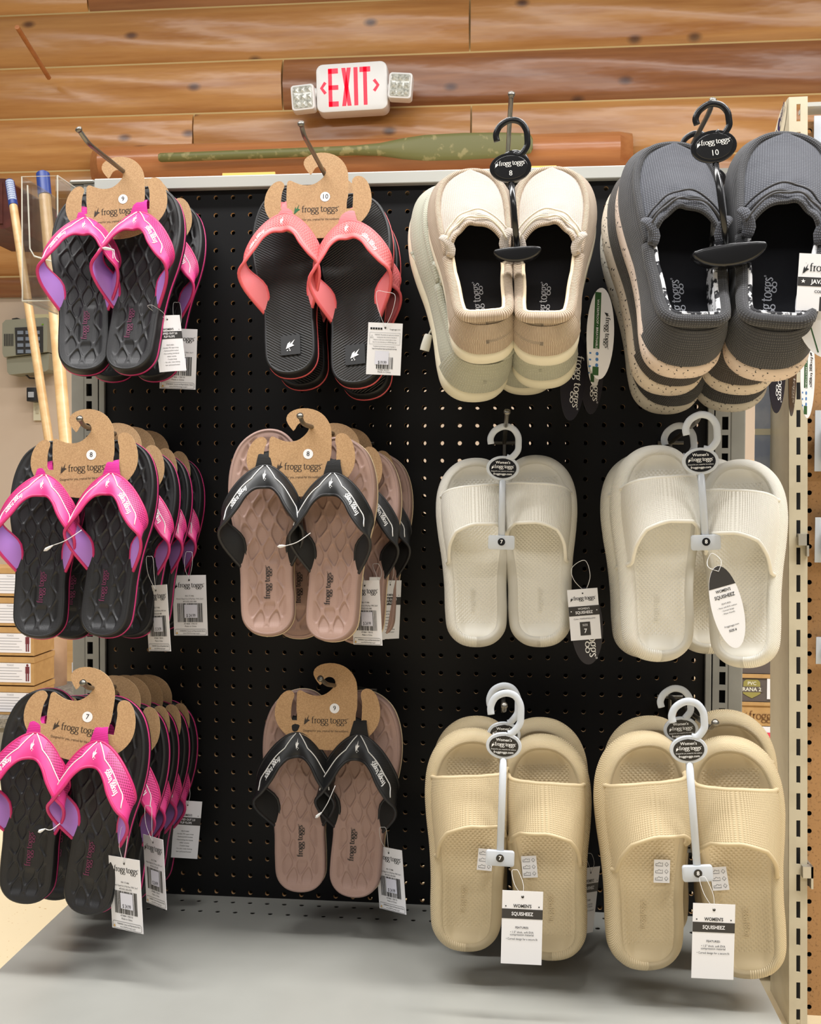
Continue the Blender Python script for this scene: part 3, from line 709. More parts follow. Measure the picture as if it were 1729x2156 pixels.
t, h = rbox('shoe_carton', 'dark carton with olive shield badge in right gap', 1419, 1477, DKCARD); rlid(t, h)
bx = at(1583, 1450, YR).x - xm; s_ = h / 58
hb = MB().prism([(bx + a * s_, h * 0.5 + b * s_ - 2 * s_) for a, b in ((-17, 14), (-12, 19), (12, 19), (17, 14), (18, -10), (10, -15), (0, -20), (-10, -15), (-18, -10))], -0.1512, -0.15).build('badge', OLIVE, t)
pr = Print().rect(bx - 22 * s_, bx + 23 * s_, h * 0.5 - 9 * s_, h * 0.5 + 2.5 * s_); obj('badge_band', pr.me(-0.1515), DKCARD, hb)
pr = Print().text('PVC', bx, h * 0.5 + 9 * s_, 10 * s_, bold=0.02).text('RANA 2', bx, h * 0.5 - 3.5 * s_, 11 * s_, bold=0.02); obj('badge_print', pr.me(-0.1518), PALE, hb)
wl_ = at(1615, 1450, YR).x - xm; obj('label', MB().box(wl_, wd / 2, -0.152, -0.15, h * 0.1, h * 0.85).me('l'), LABW, t)
t, h = rbox('shoe_carton', 'plain tan carton with brown lettering in right gap', 1478, 1528, CARD); rlid(t, h)
obj('lettering', Print().wordmark(h * 0.22, at(1562, 1500, YR).x - xm, h * 0.28, align=None).me(-0.1512), BRP, t)
t, h = rbox('shoe_carton', 'white carton lid with red stripe in right gap', 1529, 1562, LABW); obj('red_stripe', Print().rect(-wd / 2, wd / 2, h * 0.12, h * 0.62).me(-0.1512), M('red_print', S(226, 70, 90), 0.5), t)
zb0 = at(1590, 1562, YR).z
t = thing('stock_shelf', 'grey shelf unit below the cartons in right gap', 'shelf', Vector((xm, YR + 0.15, 0)))
MB().box(-wd / 2, wd / 2, -0.16, 0.16, zb0 - 0.02, zb0).build('shelf_board', GREYMETAL, t); MB().box(-wd / 2, -wd / 2 + 0.02, -0.15, 0.15, 0, zb0 - 0.02).build('end_panel', GREYMETAL, t); MB().box(-wd / 2, wd / 2, 0.14, 0.15, 0, zb0 - 0.02).build('back_panel', GREYMETAL, t)
ply = at(1578, 978, 1.6)
tag(MB().box(ply.x - 0.12, ply.x + 0.12, 1.6, 1.64, 0.0, at(1578, 968, 1.6).z).build('timber_partition', HANDLE), 'pale timber partition standing behind the right upright', 'partition')
# yellow and grey cartons on the floor behind the neighbouring upright
yb = at(1600, 2050, 0.12)
t = thing('yellow_carton', 'yellow and grey product carton behind the right of deck', 'box', Vector((yb.x + 0.03, 0.22, at(1610, 2130, 0.14).z)))
h = at(1610, 1968, 0.14).z - at(1610, 2130, 0.14).z
MB().box(-0.055, 0.055, -0.06, 0.06, 0, h).build('carton', M('yellow_print', S(200, 176, 60), 0.5), t)
obj('label', MB().box(-0.012, 0.055, -0.0612, -0.06, 0.0, h).me('l'), M('khaki_print', S(150, 138, 90), 0.5), t)
obj('lettering', Print().text('ing', -0.028, h * 0.52, 0.02, bold=0.02).rect(-0.045, -0.012, h * 0.36, h * 0.40).me(-0.0615), M('black_print_b', S(20, 20, 20), 0.5), t)
t2 = thing('floor_riser', 'dark steel riser under the yellow carton', 'riser', Vector((yb.x + 0.03, 0.22, 0)))
MB().box(-0.07, 0.07, -0.07, 0.07, 0, at(1610, 2130, 0.14).z - 0.001).build('riser_body', DARKIN, t2)
# blue-grey laminated strip hung behind the neighbouring upright
sa = at(1591, 800, 0.103); sb = at(1624, 1060, 0.103); sb.x = NX - 0.0004
t = thing('laminated_strip', 'blue-grey laminated card strip with tape beside cream upright', 'card strip', Vector(((sa.x + sb.x) / 2, 0.104, sb.z)))
hw = (sb.x - sa.x) / 2; hs = sa.z - sb.z
BL = M('blue_grey_film', S(150, 164, 196), 0.25, grain=(18, S(190, 198, 216), 0.4, 0.65))
for (z0, z1) in ((-0.04, hs * 0.56), (hs * 0.60, hs * 1.0)): MB().box(-hw, hw * 0.86, -0.0015, 0.0, z0, z1).build('card', BL, t)
MB().box(-hw, hw, -0.0022, -0.0016, hs * 0.555, hs * 0.605).build('tape_band', M('cream_tape', S(220, 216, 196), 0.4), t)
MB().box(hw * 0.86, hw, -0.0022, 0.0, -0.04, hs).build('edge_tape', M('clear_tape', S(200, 196, 176), 0.3), t)
# blister packs on the brown pegboard, at the right edge of the picture
PKB = M('blue_pack_card', S(60, 110, 190), 0.35); PKC = M('clear_blister', S(200, 206, 214), 0.15)
for i, (px, y0, y1, lab) in enumerate(((1722, 235, 420, 'uppermost clear and blue pack on the brown pegboard'), (1724, 862, 992, 'middle clear and blue pack on the brown pegboard'), (1724, 1090, 1186, 'lower clear and blue pack on the brown pegboard'), (1726, 1345, 1402, 'lowest clear pack on the brown pegboard'))):
    a = at(px, y0, 0.0); b = at(px, y1, 0.0); h = a.z - b.z
    t = thing('blister_pack', lab, 'pack', Vector((a.x + 0.04, 0.02, b.z)), 'packs on the brown pegboard')
    MB().box(-0.037, 0.04, -0.002, 0, 0, h).build('backing_card', PKB, t)
    MB().prism([(-0.04, 0), (0.04, 0), (0.04, h), (-0.04, h)], -0.004, -0.002).build('clear_sleeve', PKC, t)
    MB().box(-0.03, 0.03, -0.02, -0.004, h * 0.15, h * 0.7).build('blister', PKC, t)
# ------------------------------------------------------------------ footwear materials
def rubber(name, col, col2, rough=0.5, weave=True):
    k = NT(name); k.set(Roughness=rough); uv = k.coord('UV')
    k.base(k.mix(k.noise(k.coord(), 60, 2), col, col2))
    if weave:
        a = waves(k, uv, 0, 900); b = waves(k, uv, 1, 900); k.bump(k.math('MULTIPLY', a, b), 0.25, 0.0004)
    return k.m
def strap_mat(name, col, hole, holes=True):
    """moulded strap: pierced mesh on the outer half (uv.y < 0.5), smooth on the inner half"""
    k = NT(name); k.set(Roughness=0.42); uv = k.coord('UV'); sp = k.n('ShaderNodeSeparateXYZ'); k.l(uv, sp.inputs[0])
    br = k.n('ShaderNodeTexBrick'); k.l(k.mapping(uv, (110, 14, 1)), br.inputs['Vector']); br.inputs['Scale'].default_value = 1.0
    br.inputs['Color1'].default_value = (1, 1, 1, 1); br.inputs['Color2'].default_value = (1, 1, 1, 1); br.inputs['Mortar'].default_value = (0, 0, 0, 1); br.inputs['Mortar Size'].default_value = 0.11; br.inputs['Brick Width'].default_value = 0.42; br.inputs['Row Height'].default_value = 0.8
    m = k.math('MULTIPLY', k.math('LESS_THAN', sp.outputs[1], 0.47), k.math('GREATER_THAN', sp.outputs[1], 0.07))
    m = k.math('MULTIPLY', m, k.math('GREATER_THAN', k.math('ABSOLUTE', sp.outputs[0]), 0.016))
    fac = k.math('MULTIPLY', m, br.outputs['Color']) if holes else None
    if holes:
        k.base(k.mix(fac, col, hole)); k.bump(k.math('SUBTRACT', 1.0, fac), 0.6, 0.001)
    else: k.base(col)
    return k.m
def knit_strap(name, col, dark):
    k = NT(name); k.set(Roughness=0.45); uv = k.coord('UV')
    a = waves(k, k.mapping(uv, (1, 0.02, 1), (0, 0, 0)), 0, 330); sp = k.n('ShaderNodeSeparateXYZ'); k.l(uv, sp.inputs[0])
    zig = k.math('ABSOLUTE', k.math('SUBTRACT', k.math('FRACT', k.math('MULTIPLY', sp.outputs[1], 7)), 0.5))
    ph = k.math('SINE', k.math('ADD', k.math('MULTIPLY', sp.outputs[0], 1700), k.math('MULTIPLY', zig, 9.0)))
    band = k.math('MULTIPLY', k.math('LESS_THAN', sp.outputs[1], 0.80), k.math('GREATER_THAN', sp.outputs[1], 0.05))
    f = k.math('MULTIPLY', k.math('GREATER_THAN', ph, 0.55), band)
    k.base(k.mix(f, col, dark)); k.bump(k.math('MULTIPLY', ph, band), 0.5, 0.0008)
    return k.m
BLACK_EVA = rubber('black_eva', S(23, 23, 25), S(30, 30, 33))
BLACK_SIDE = M('black_eva_side', S(22, 22, 24), 0.5)
MAUVE_EVA = rubber('mauve_brown_eva', S(158, 128, 116), S(168, 138, 126), 0.6)
MAUVE_SIDE = M('mauve_brown_side', S(156, 128, 118), 0.6)
PINK_STRIPE = M('magenta_rubber', S(188, 44, 108), 0.45); CREAM_STRIPE = M('cream_rubber', S(214, 194, 160), 0.55); CORAL_STRIPE = M('coral_rubber', S(224, 96, 100), 0.5)
PINK_STRAP = strap_mat('pink_strap', S(214, 62, 134), S(132, 16, 74)); PINK_EDGE = M('deep_pink_edge', S(192, 40, 104), 0.45)
BLK_STRAP = strap_mat('black_strap', S(26, 27, 28), S(8, 8, 9)); BLK_EDGE = M('black_edge', S(22, 22, 24), 0.5)
CORAL_STRAP = knit_strap('coral_knit_strap', S(244, 124, 124), S(196, 66, 74))
LAVENDER = M('lavender_lining', S(172, 122, 206), 0.7, bump=(900, 0.15, 0.0005)); BLK_LINING = M('black_lining', S(14, 14, 15), 0.8, bump=(900, 0.2, 0.0005)); CORAL_LINING = M('coral_lining', S(236, 128, 134), 0.7, bump=(900, 0.15, 0.0005))
def webbing(name, c, c2):
    k = NT(name); k.set(Roughness=0.8); uv = k.coord('UV'); a = waves(k, uv, 1, 900); k.base(k.mix(a, c, c2)); k.bump(a, 0.4, 0.0005); return k.m
PINK_WEB = webbing('pink_webbing', S(222, 44, 150), S(176, 24, 116)); BLK_WEB = webbing('black_webbing', S(24, 24, 25), S(10, 10, 11)); CORAL_WEB = webbing('coral_fabric', S(240, 132, 136), S(226, 112, 118))
WHITE_INK = M('white_ink', S(236, 236, 236), 0.5); BLACK_INK = M('black_ink', S(24, 24, 24), 0.5); PLUM_INK = M('plum_ink', S(112, 44, 80), 0.6); GREEN_INK = M('green_ink', S(28, 96, 56), 0.6); BROWN_INK = M('dark_brown_ink', S(52, 42, 34), 0.6)
k = NT('black_ribbed_eva'); k.set(Roughness=0.5); k.base(S(24, 24, 25)); uv = k.coord('UV'); wv = waves(k, k.mapping(uv, (1, 1, 1), (0, 0, math.radians(32))), 1, 330); k.bump(wv, 0.9, 0.0014)
RIB_EVA_L = k.m
k = NT('black_ribbed_eva_r'); k.set(Roughness=0.5); k.base(S(24, 24, 25)); uv = k.coord('UV'); wv = waves(k, k.mapping(uv, (1, 1, 1), (0, 0, math.radians(-32))), 1, 330); k.bump(wv, 0.9, 0.0014)
RIB_EVA_R = k.m
# ------------------------------------------------------------------ flip-flop (left foot; the right one is its mirror)
LF = 0.26
FF_OUT = catmull([(0.0, 0.0), (-0.075, 0.018), (-0.122, 0.075), (-0.132, 0.17), (-0.134, 0.30), (-0.150, 0.44), (-0.180, 0.58), (-0.192, 0.70), (-0.180, 0.82), (-0.140, 0.92), (-0.075, 0.978), (0.0, 1.0), (0.072, 0.985), (0.128, 0.93), (0.163, 0.84), (0.174, 0.73), (0.162, 0.60), (0.134, 0.45), (0.118, 0.31), (0.122, 0.17), (0.116, 0.075), (0.072, 0.018)], 96, True)
def extents(outl):
    """left and right edge of an outline as functions of v"""
    def ex(v):
        lo, hi = 1e9, -1e9; n = len(outl)
        for i in range(n):
            (x0, v0), (x1, v1) = outl[i], outl[(i + 1) % n]
            if (v0 - v) * (v1 - v) <= 0 and v0 != v1:
                x = x0 + (x1 - x0) * (v - v0) / (v1 - v0); lo = min(lo, x); hi = max(hi, x)
        return lo, hi
    return ex
def bend(v): return 0.012 * LF * ((v - 0.38) ** 2) * 2.6 if v > 0.38 else 0.0
def loc3(x, v, h, L=LF): return Vector((x, -(h + bend(v)), v * L))
def loft(rings, sgn, cap0=True, cap1=False, L=LF, bendf=True):
    """rings: list of (outline in L units, h); returns verts, faces, uvs"""
    v = []; f = []; uv = []; n = len(rings[0][0])
    for k, (ol, h) in enumerate(rings):
        per = 0
        for i, (x, t) in enumerate(ol):
            hh = h(t) if callable(h) else h
            v.append(Vector((sgn * x * L, -(hh + (bend(t) if bendf else 0)), t * L)))
            if i: per += math.hypot((x - ol[i - 1][0]) * L, (t - ol[i - 1][1]) * L)
            uv.append((per, hh))
    for k in range(len(rings) - 1):
        for i in range(n):
            j = (i + 1) % n; q = [k * n + i, k * n + j, (k + 1) * n + j, (k + 1) * n + i]; f.append(q if sgn > 0 else q[::-1])
    if cap0: f.append(list(range(n)))
    if cap1: f.append([(len(rings) - 1) * n + i for i in range(n)])
    return v, f, uv
def inset_ring(ol, d, L=LF): return offset2(ol, d / L)
def ff_footbed(sgn, pattern):
    ol = inset_ring(FF_OUT, 0.0035); ex = extents(ol); vs = sorted(q[1] for q in ol); v0, v1 = vs[0] + 0.0004, vs[-1] - 0.0004
    nv, ns = 230, 84; v = []; f = []; uv = []; W_, P_ = 0.0190, 0.036
    for i in range(nv + 1):
        t = i / nv; vv = lerp(v0, v1, t) if 0.02 < t < 0.98 else lerp(v0, v1, 0.02 * (t / 0.02) ** 2 if t <= 0.02 else 1 - 0.02 * ((1 - t) / 0.02) ** 2)
        lo, hi = ex(vv)
        for j in range(ns + 1):
            s = j / ns; x = lerp(lo, hi, s); X, Z = x * LF, vv * LF; d = 0.0
            edge = min(s, 1 - s) * (hi - lo) * LF; edge = min(edge, (vv - v0) * LF * 0.7 + 0.0005, (v1 - vv) * LF * 0.7 + 0.0005)
            if pattern == 'leaf':
                Xw = X + 0.0022 * math.sin(2 * math.pi * Z / P_ * 0.5 + 0.6)
                q = math.cos(2 * math.pi * Xw / W_) + 0.95 * math.cos(2 * math.pi * Z / P_)
                leaf = sstep(0.22, 0.50, abs(q))
                m = sstep(0.0045, 0.011, edge)
                lg = 1 - (1 - sstep(0.007, 0.012, abs(X - 0.002))) * (1 - sstep(0.022, 0.030, abs(Z - 0.066)))
                d = -0.0019 * leaf * m * lg
            cup = 0.0030 * (1 - sstep(0.0, 0.020, edge)) * (1 - sstep(0.55, 0.8, vv))
            h = d + cup - 0.0004
            v.append(Vector((sgn * X, -(h + bend(vv)), Z))); uv.append((sgn * X, Z))
    for i in range(nv):
        for j in range(ns): a = i * (ns + 1) + j; q = [a, a + 1, a + ns + 2, a + ns + 1]; f.append(q if sgn > 0 else q[::-1])
    return mesh('footbed', v, f, uv)
E_OUT = [(0.0, 0.800, 0.085), (0.050, 0.782, 0.088), (0.104, 0.735, 0.092), (0.152, 0.668, 0.092), (0.182, 0.600, 0.080), (0.176, 0.545, 0.056), (0.104, 0.462, 0.016), (0.100, 0.330, -0.012)]
E_IN = [(0.0, 0.690, 0.122), (0.042, 0.682, 0.142), (0.078, 0.645, 0.162), (0.108, 0.590, 0.176), (0.150, 0.530, 0.178), (0.190, 0.482, 0.152), (0.178, 0.418, 0.092), (0.110, 0.320, -0.006)]
def strap_pt(u, s, sgn, off=0.0):
    """u in -1..1 (negative = picture-left arm of a left foot), s 0 = toe-side edge, 1 = ankle-side edge"""
    a = abs(u) * (len(E_OUT) - 1); sg = -1 if u < 0 else 1
    def ev(tb):
        i = min(int(a), len(tb) - 2); t = a - i
        def g(j):
            if j < 0: p = tb[-j]; return (-p[0], p[1], p[2])
            return tb[min(j, len(tb) - 1)]
        p0, p1, p2, p3 = g(i - 1), g(i), g(i + 1), g(i + 2)
        return [0.5 * (2 * p1[d] + (p2[d] - p0[d]) * t + (2 * p0[d] - 5 * p1[d] + 4 * p2[d] - p3[d]) * t * t + (3 * p1[d] - p0[d] - 3 * p2[d] + p3[d]) * t ** 3) for d in range(3)]
    o, i_ = ev(E_OUT), ev(E_IN); k = 1.10 if sg < 0 else 0.94
    x = lerp(o[0], i_[0], s) * sg * k; v = lerp(o[1], i_[1], s); h = lerp(o[2], i_[2], s) + 0.010 * math.sin(math.pi * s) * (1 - abs(u)) 
    return Vector((sgn * x * LF, -(h * LF + bend(v)), v * LF))
def strap_nrm(u, s, sgn):
    e = 0.012; a = strap_pt(min(1, u + e), s, sgn) - strap_pt(max(-1, u - e), s, sgn); b = strap_pt(u, min(1, s + 0.05), sgn) - strap_pt(u, max(0, s - 0.05), sgn)
    n = a.cross(b); n.normalize()
    if sgn > 0: n = -n
    return n
# orientation check: at the apex the outer face must look at the viewer (-y)
_FL = 1.0 if strap_nrm(0.0, 0.5, 1).y < 0 else -1.0
_FR = 1.0 if strap_nrm(0.0, 0.5, -1).y < 0 else -1.0
def snrm(u, s, sgn): return strap_nrm(u, s, sgn) * (_FL if sgn > 0 else _FR)
def ff_strap(sgn):
    nu, ns = 72, 8; th = 0.0014; fr = []; bk = []; uv = []; arc = [0.0] * (nu + 1)
    for i in range(1, nu + 1): arc[i] = arc[i - 1] + (strap_pt(-1 + 2 * i / nu, 0.5, sgn) - strap_pt(-1 + 2 * (i - 1) / nu, 0.5, sgn)).length
    mid = arc[nu // 2]
    for i in range(nu + 1):
        u = -1 + 2 * i / nu
        for j in range(ns + 1):
            s = j / ns; p = strap_pt(u, s, sgn); n = snrm(u, s, sgn); e = 0.0006 * (1 - math.sin(math.pi * s) ** 0.5)
            fr.append(p + n * (th - e)); bk.append(p - n * (th - e)); uv.append((arc[i] - mid, s))
    q = []; m = ns + 1
    for i in range(nu):
        for j in range(ns): a = i * m + j; q.append([a, a + 1, a + m + 1, a + m])
    front = mesh('strap', fr, q, uv); back = mesh('strap_lining', bk, [x[::-1] for x in q], uv)
    # rolled rubber edge all round
    rim = MB()
    for s in (0.0, 1.0): rim.tube([strap_pt(-1 + 2 * i / 56, s, sgn) for i in range(57)], 0.0021, 6)
    # raised white outlines on the front
    ln = MB()
    for sg in (-1, 1):
        pts = []
        for k in range(21):
            t = 0.022 + (0.60 - 0.022) * k / 20
            s = 0.16 + 0.34 * sstep(0.02, 0.17, t) if t < 0.17 else 0.5
            if t > 0.53: s = 0.5 + 0.33 * (t - 0.53) / 0.07
            if t < 0.17: s = 0.04 + 0.46 * (t - 0.022) / 0.148
            pts.append((sg * t, s))
        L_ = [strap_pt(u, s, sgn) + snrm(u, s, sgn) * 0.0018 for u, s in pts]
        ln.tube(L_, 0.0007, 5)
    # lettering on the outer arm, webbed-foot mark at the apex
    def smap(uc, sc_, dirn, hs):
        def fn(a, b):
            u = uc + dirn * a; s = sc_ + b * hs
            u = max(-0.98, min(0.98, u)); s = max(0.02, min(0.98, s))
            p = strap_pt(u, s, sgn) + snrm(u, s, sgn) * 0.0019
            return p
        return fn
    # picture-space sign: strap_pt's u is mirrored by sgn, so the outer arm is always u < 0
    pr = Print(); v_, f_ = wordmark(1.0, 0, 0, 1.5, False, True, 'CENTER'); pr.add((v_, f_))
    dirn = (-1 if sgn > 0 else 1) * 0.026
    uc = -0.36
    txt = pr.me(0, 'lettering', smap(uc, 0.64, dirn, 0.15))
    fm = Print(); fm.add(foot_mark(1.0, 0, 0, math.radians(20)))
    mk = fm.me(0, 'foot_mark', lambda a, b: strap_pt((a * 0.058) * (1 if sgn > 0 else -1), max(0.03, min(0.97, 0.48 - b * 0.26)), sgn) + snrm(a * 0.058, 0.5, sgn) * 0.0019)
    return front, back, rim.me('strap_edge', True), ln.me('strap_outline', True), txt, mk
def toe_loop(sgn):
    """doubled webbing from the strap apex up through the hanger slot"""
    v = []; f = []; uv = []; prof = [(0.80, 0.085, 0.0125), (0.815, 0.086, 0.0115), (0.842, 0.086, 0.0098), (0.868, 0.082, 0.0084), (0.886, 0.070, 0.0076), (0.888, 0.046, 0.0074), (0.87, 0.016, 0.0075), (0.82, -0.004, 0.008)]
    prof = [(a - 0.008, b, c) for a, b, c in prof]
    for i, (t, h, hw) in enumerate(prof):
        for j in range(7):
            s = j / 6 * 2 - 1; notch = -0.0022 * (1 - abs(s)) if 2 < i < 6 else 0
            v.append(loc3(s * hw, t, h * LF + 0.0012 * (1 - s * s)) + Vector((0, 0, notch))); uv.append((s * hw, i * 0.004))
    for i in range(len(prof) - 1):
        for j in range(6): a = i * 7 + j; f.append([a, a + 1, a + 8, a + 7])
    return mesh('toe_loop', v, f, uv)
def heel_print(sgn):
    pr = Print(); pr.wordmark(0.0045, 0.0, 0.0, math.pi / 2, 1.2, False)
    fn = lambda a, b: Vector((a + sgn * 0.002, -(0.0004 + bend((b + 0.066) / LF)), b + 0.066))
    return pr.me(0, 'heel_lettering', fn)
FFP = {}
for sgn in (1, -1):
    d = {}
    R0 = inset_ring(FF_OUT, 0.0); RI = inset_ring(FF_OUT, 0.0015); RJ = inset_ring(FF_OUT, 0.0040); RK = inset_ring(FF_OUT, 0.0062); RO = inset_ring(FF_OUT, -0.0006)
    rim_h = lambda t: 0.0026 * (1 - sstep(0.55, 0.8, t)) + 0.0006
    mid_h = lambda t: -0.006
    v, f, uv = loft([(R0, -0.0125), (R0, -0.0025), (inset_ring(FF_OUT, 0.0006), lambda t: rim_h(t) - 0.0016), (inset_ring(FF_OUT, 0.0018), lambda t: rim_h(t) - 0.0004), (inset_ring(FF_OUT, 0.0032), rim_h), (RK, lambda t: rim_h(t) - 0.0034)], sgn, False)
    d['midsole'] = fixn(mesh('midsole', v, f, uv))
    v, f, uv = loft([(R0, -0.0122), (RO, -0.0126), (RO, -0.0150), (R0, -0.0154)], sgn, False); d['stripe'] = fixn(mesh('stripe', v, f, uv))
    v, f, uv = loft([(R0, -0.0150), (inset_ring(FF_OUT, 0.0004), -0.0195), (inset_ring(FF_OUT, 0.003), -0.0225)], sgn, False, True); d['outsole'] = fixn(mesh('outsole', v, f, uv))
    d['leaf'] = ff_footbed(sgn, 'leaf'); d['ribbed'] = ff_footbed(sgn, 'ribbed')
    d['front'], d['back'], d['rim'], d['line'], d['txt'], d['mark'] = ff_strap(sgn)
    d['loop'] = toe_loop(sgn); d['heel'] = heel_print(sgn)
    FFP[sgn] = d
KINDS = {
 'pink': dict(foot=(BLACK_EVA, BLACK_EVA), side=BLACK_SIDE, stripe=PINK_STRIPE, out=BLACK_SIDE, strap=PINK_STRAP, edge=PINK_EDGE, lin=LAVENDER, web=PINK_WEB, ink=PLUM_INK, pat='leaf', desc='black flip-flop with pink strap'),
 'mauve': dict(foot=(MAUVE_EVA, MAUVE_EVA), side=MAUVE_SIDE, stripe=CREAM_STRIPE, out=MAUVE_SIDE, strap=BLK_STRAP, edge=BLK_EDGE, lin=BLK_LINING, web=BLK_WEB, ink=BLACK_INK, pat='leaf', desc='mauve-brown flip-flop with black strap'),
 'coral': dict(foot=(RIB_EVA_L, RIB_EVA_R), side=BLACK_SIDE, stripe=CORAL_STRIPE, out=BLACK_SIDE, strap=CORAL_STRAP, edge=CORAL_STRIPE, lin=CORAL_LINING, web=CORAL_WEB, ink=WHITE_INK, pat='ribbed', desc='black flip-flop with coral strap')}
def flip_flop(kind, left, mw, label, detail=True, squash=False):
    K = KINDS[kind]; sgn = 1 if left else -1; d = FFP[sgn]
    t = thing('flip_flop', label, 'flip-flop', mw, 'flip-flops hung on the peg hooks')
    obj('midsole', d['midsole'], K['side'], t); obj('sole_stripe', d['stripe'], K['stripe'], t); obj('outsole', d['outsole'], K['out'], t)
    fb = obj('footbed', d[K['pat']], K['foot'][0 if left else 1], t)
    st = obj('strap', d['front'], K['strap'], t); obj('strap_lining', d['back'], K['lin'], st); obj('strap_edge', d['rim'], K['edge'], st)
    if kind != 'coral': obj('strap_outline', d['line'], WHITE_INK, st)
    obj('strap_lettering', d['txt'], WHITE_INK, st); obj('foot_emblem', d['mark'], WHITE_INK, st)
    lpo = obj('toe_loop', d['loop'], K['web'], t)
    if squash: st.scale = (1, 0.55, 1); lpo.scale = (1, 0.55, 1)      # pressed flat by the pair in front
    if detail:
        if kind == 'coral':
            if 'patch' not in d:
                pt = MB(); pt.box(-0.0125, 0.0125, -0.0016, 0.001, 0.026, 0.052); d['patch'] = pt.me('patch'); pr = Print(); pr.add(foot_mark(0.0092, 0, 0.039, math.radians(-14))); d['pmark'] = pr.me(-0.0022, 'mark')
            p = obj('heel_patch', d['patch'], BLACK_SIDE, t); obj('patch_emblem', d['pmark'], WHITE_INK, p)
        else: obj('heel_lettering', d['heel'], K['ink'], fb)
    return t
# ------------------------------------------------------------------ kraft card hangers
k = NT('kraft_card'); k.set(Roughness=0.75); c = k.coord(); n1 = k.ramp(k.noise(c, 700, 3), [(0.35, S(164, 129, 92)), (0.7, S(188, 153, 112))]); k.base(n1); KRAFT = k.m
KRAFT_EDGE = M('kraft_cut_edge', S(206, 176, 136), 0.8)
ST_WHITE = M('white_sticker', S(232, 232, 236), 0.5)
_hz = 0.000153
def hp(x, y): return ((x - 680) * _hz, -(y - 192) * _hz)
_h_px = [(600, 262), (560, 215), (538, 165), (556, 118), (615, 84), (700, 74), (782, 90), (850, 130), (895, 190), (916, 250), (920, 330), (919, 460), (908, 490), (906, 560), (957, 560), (960, 500), (962, 400), (950, 360), (951, 315), (975, 290), (1005, 284), (1046, 297), (1086, 345), (1110, 420), (1117, 500), (1103, 575), (1062, 645), (990, 712), (900, 762), (800, 795), (690, 806), (560, 795), (450, 762), (350, 712), (272, 645), (226, 575), (212, 500), (222, 425), (255, 360), (300, 318), (345, 307), (374, 326), (383, 352), (362, 405), (355, 460), (352, 560), (406, 560), (406, 510), (400, 480), (402, 335), (412, 312), (432, 306), (470, 326), (530, 349), (592, 353), (645, 340), (695, 303), (726, 265), (733, 235), (720, 206), (690, 191), (657, 196), (632, 216), (614, 252)]
_poly = []
for i, p in enumerate(_h_px):
    _poly.append(hp(*p))
def _soften(poly, keep):
    out = []; n = len(poly)
    for i, p in enumerate(poly):
        if i in keep: out.append(p); continue
        a, b = poly[i - 1], poly[(i + 1) % n]
        out.append((p[0] * 0.75 + a[0] * 0.25, p[1] * 0.75 + a[1] * 0.25)); out.append((p[0] * 0.75 + b[0] * 0.25, p[1] * 0.75 + b[1] * 0.25))
    return out
_poly = _soften(_poly, {0, 13, 14, 46, 47})
def hanger_mesh():
    mb = MB(); mb.prism(_poly, -0.0004, 0.0004); me = mb.me('hanger'); fixn(me)
    me.polygons.foreach_set('material_index', [0 if i < 2 else 1 for i in range(len(me.polygons))])
    return me
HANG = hanger_mesh()
_hprint = {}
def kraft_hanger(mw, size, label, green=False):
    t = thing('kraft_hanger', label, 'hanger', mw, 'kraft card sandal hangers')
    if not HANG.materials: HANG.materials.append(KRAFT); HANG.materials.append(KRAFT_EDGE)
    o = bpy.data.objects.new('card', HANG); COL.objects.link(o); o.parent = t
    if 'p' not in _hprint:
        x, z = hp(690, 575); w1 = Print(); v, f = wordmark(0.0052, 0, 0, 1.0, False, True, None); x0, z0 = hp(530, 580); w1.add(([(a + x0, b + z0) for a, b in v], f)); _hprint['w'] = w1.me(-0.0006, 'wordmark')
        v, f = wordmark(0.0063, 0, 0, 1.0, True, False, None); x0, z0 = hp(468, 572); w2 = Print(); w2.add(([(a + x0, b + z0) for a, b in v[:17]], [q for q in f if max(q) < 17])); _hprint['f'] = w2.me(-0.0006, 'foot')
        w3 = Print(); x0, z0 = hp(655, 645); w3.text('Designed for you, created for the outdoors.', x0, z0, 0.0043, sx=0.78); _hprint['t'] = w3.me(-0.0006, 'tagline'); _hprint['p'] = 1
    obj('wordmark_print', _hprint['w'], BROWN_INK, t); obj('foot_print', _hprint['f'], GREEN_INK if green else BROWN_INK, t); obj('tagline_print', _hprint['t'], BROWN_INK, t)
    cx, cz = hp(727, 455)
    if 'st' not in _hprint: _hprint['st'] = MB().disc((cx, cz), 0.0063, -0.0007, 28).me('sticker')
    s = obj('size_sticker', _hprint['st'], ST_WHITE, t)
    if size not in _hprint: _hprint[size] = Print().text(size, cx, cz, 0.0085).me(-0.0009, 'size')
    obj('size_number', _hprint[size], BLACK_INK, s)
    return t
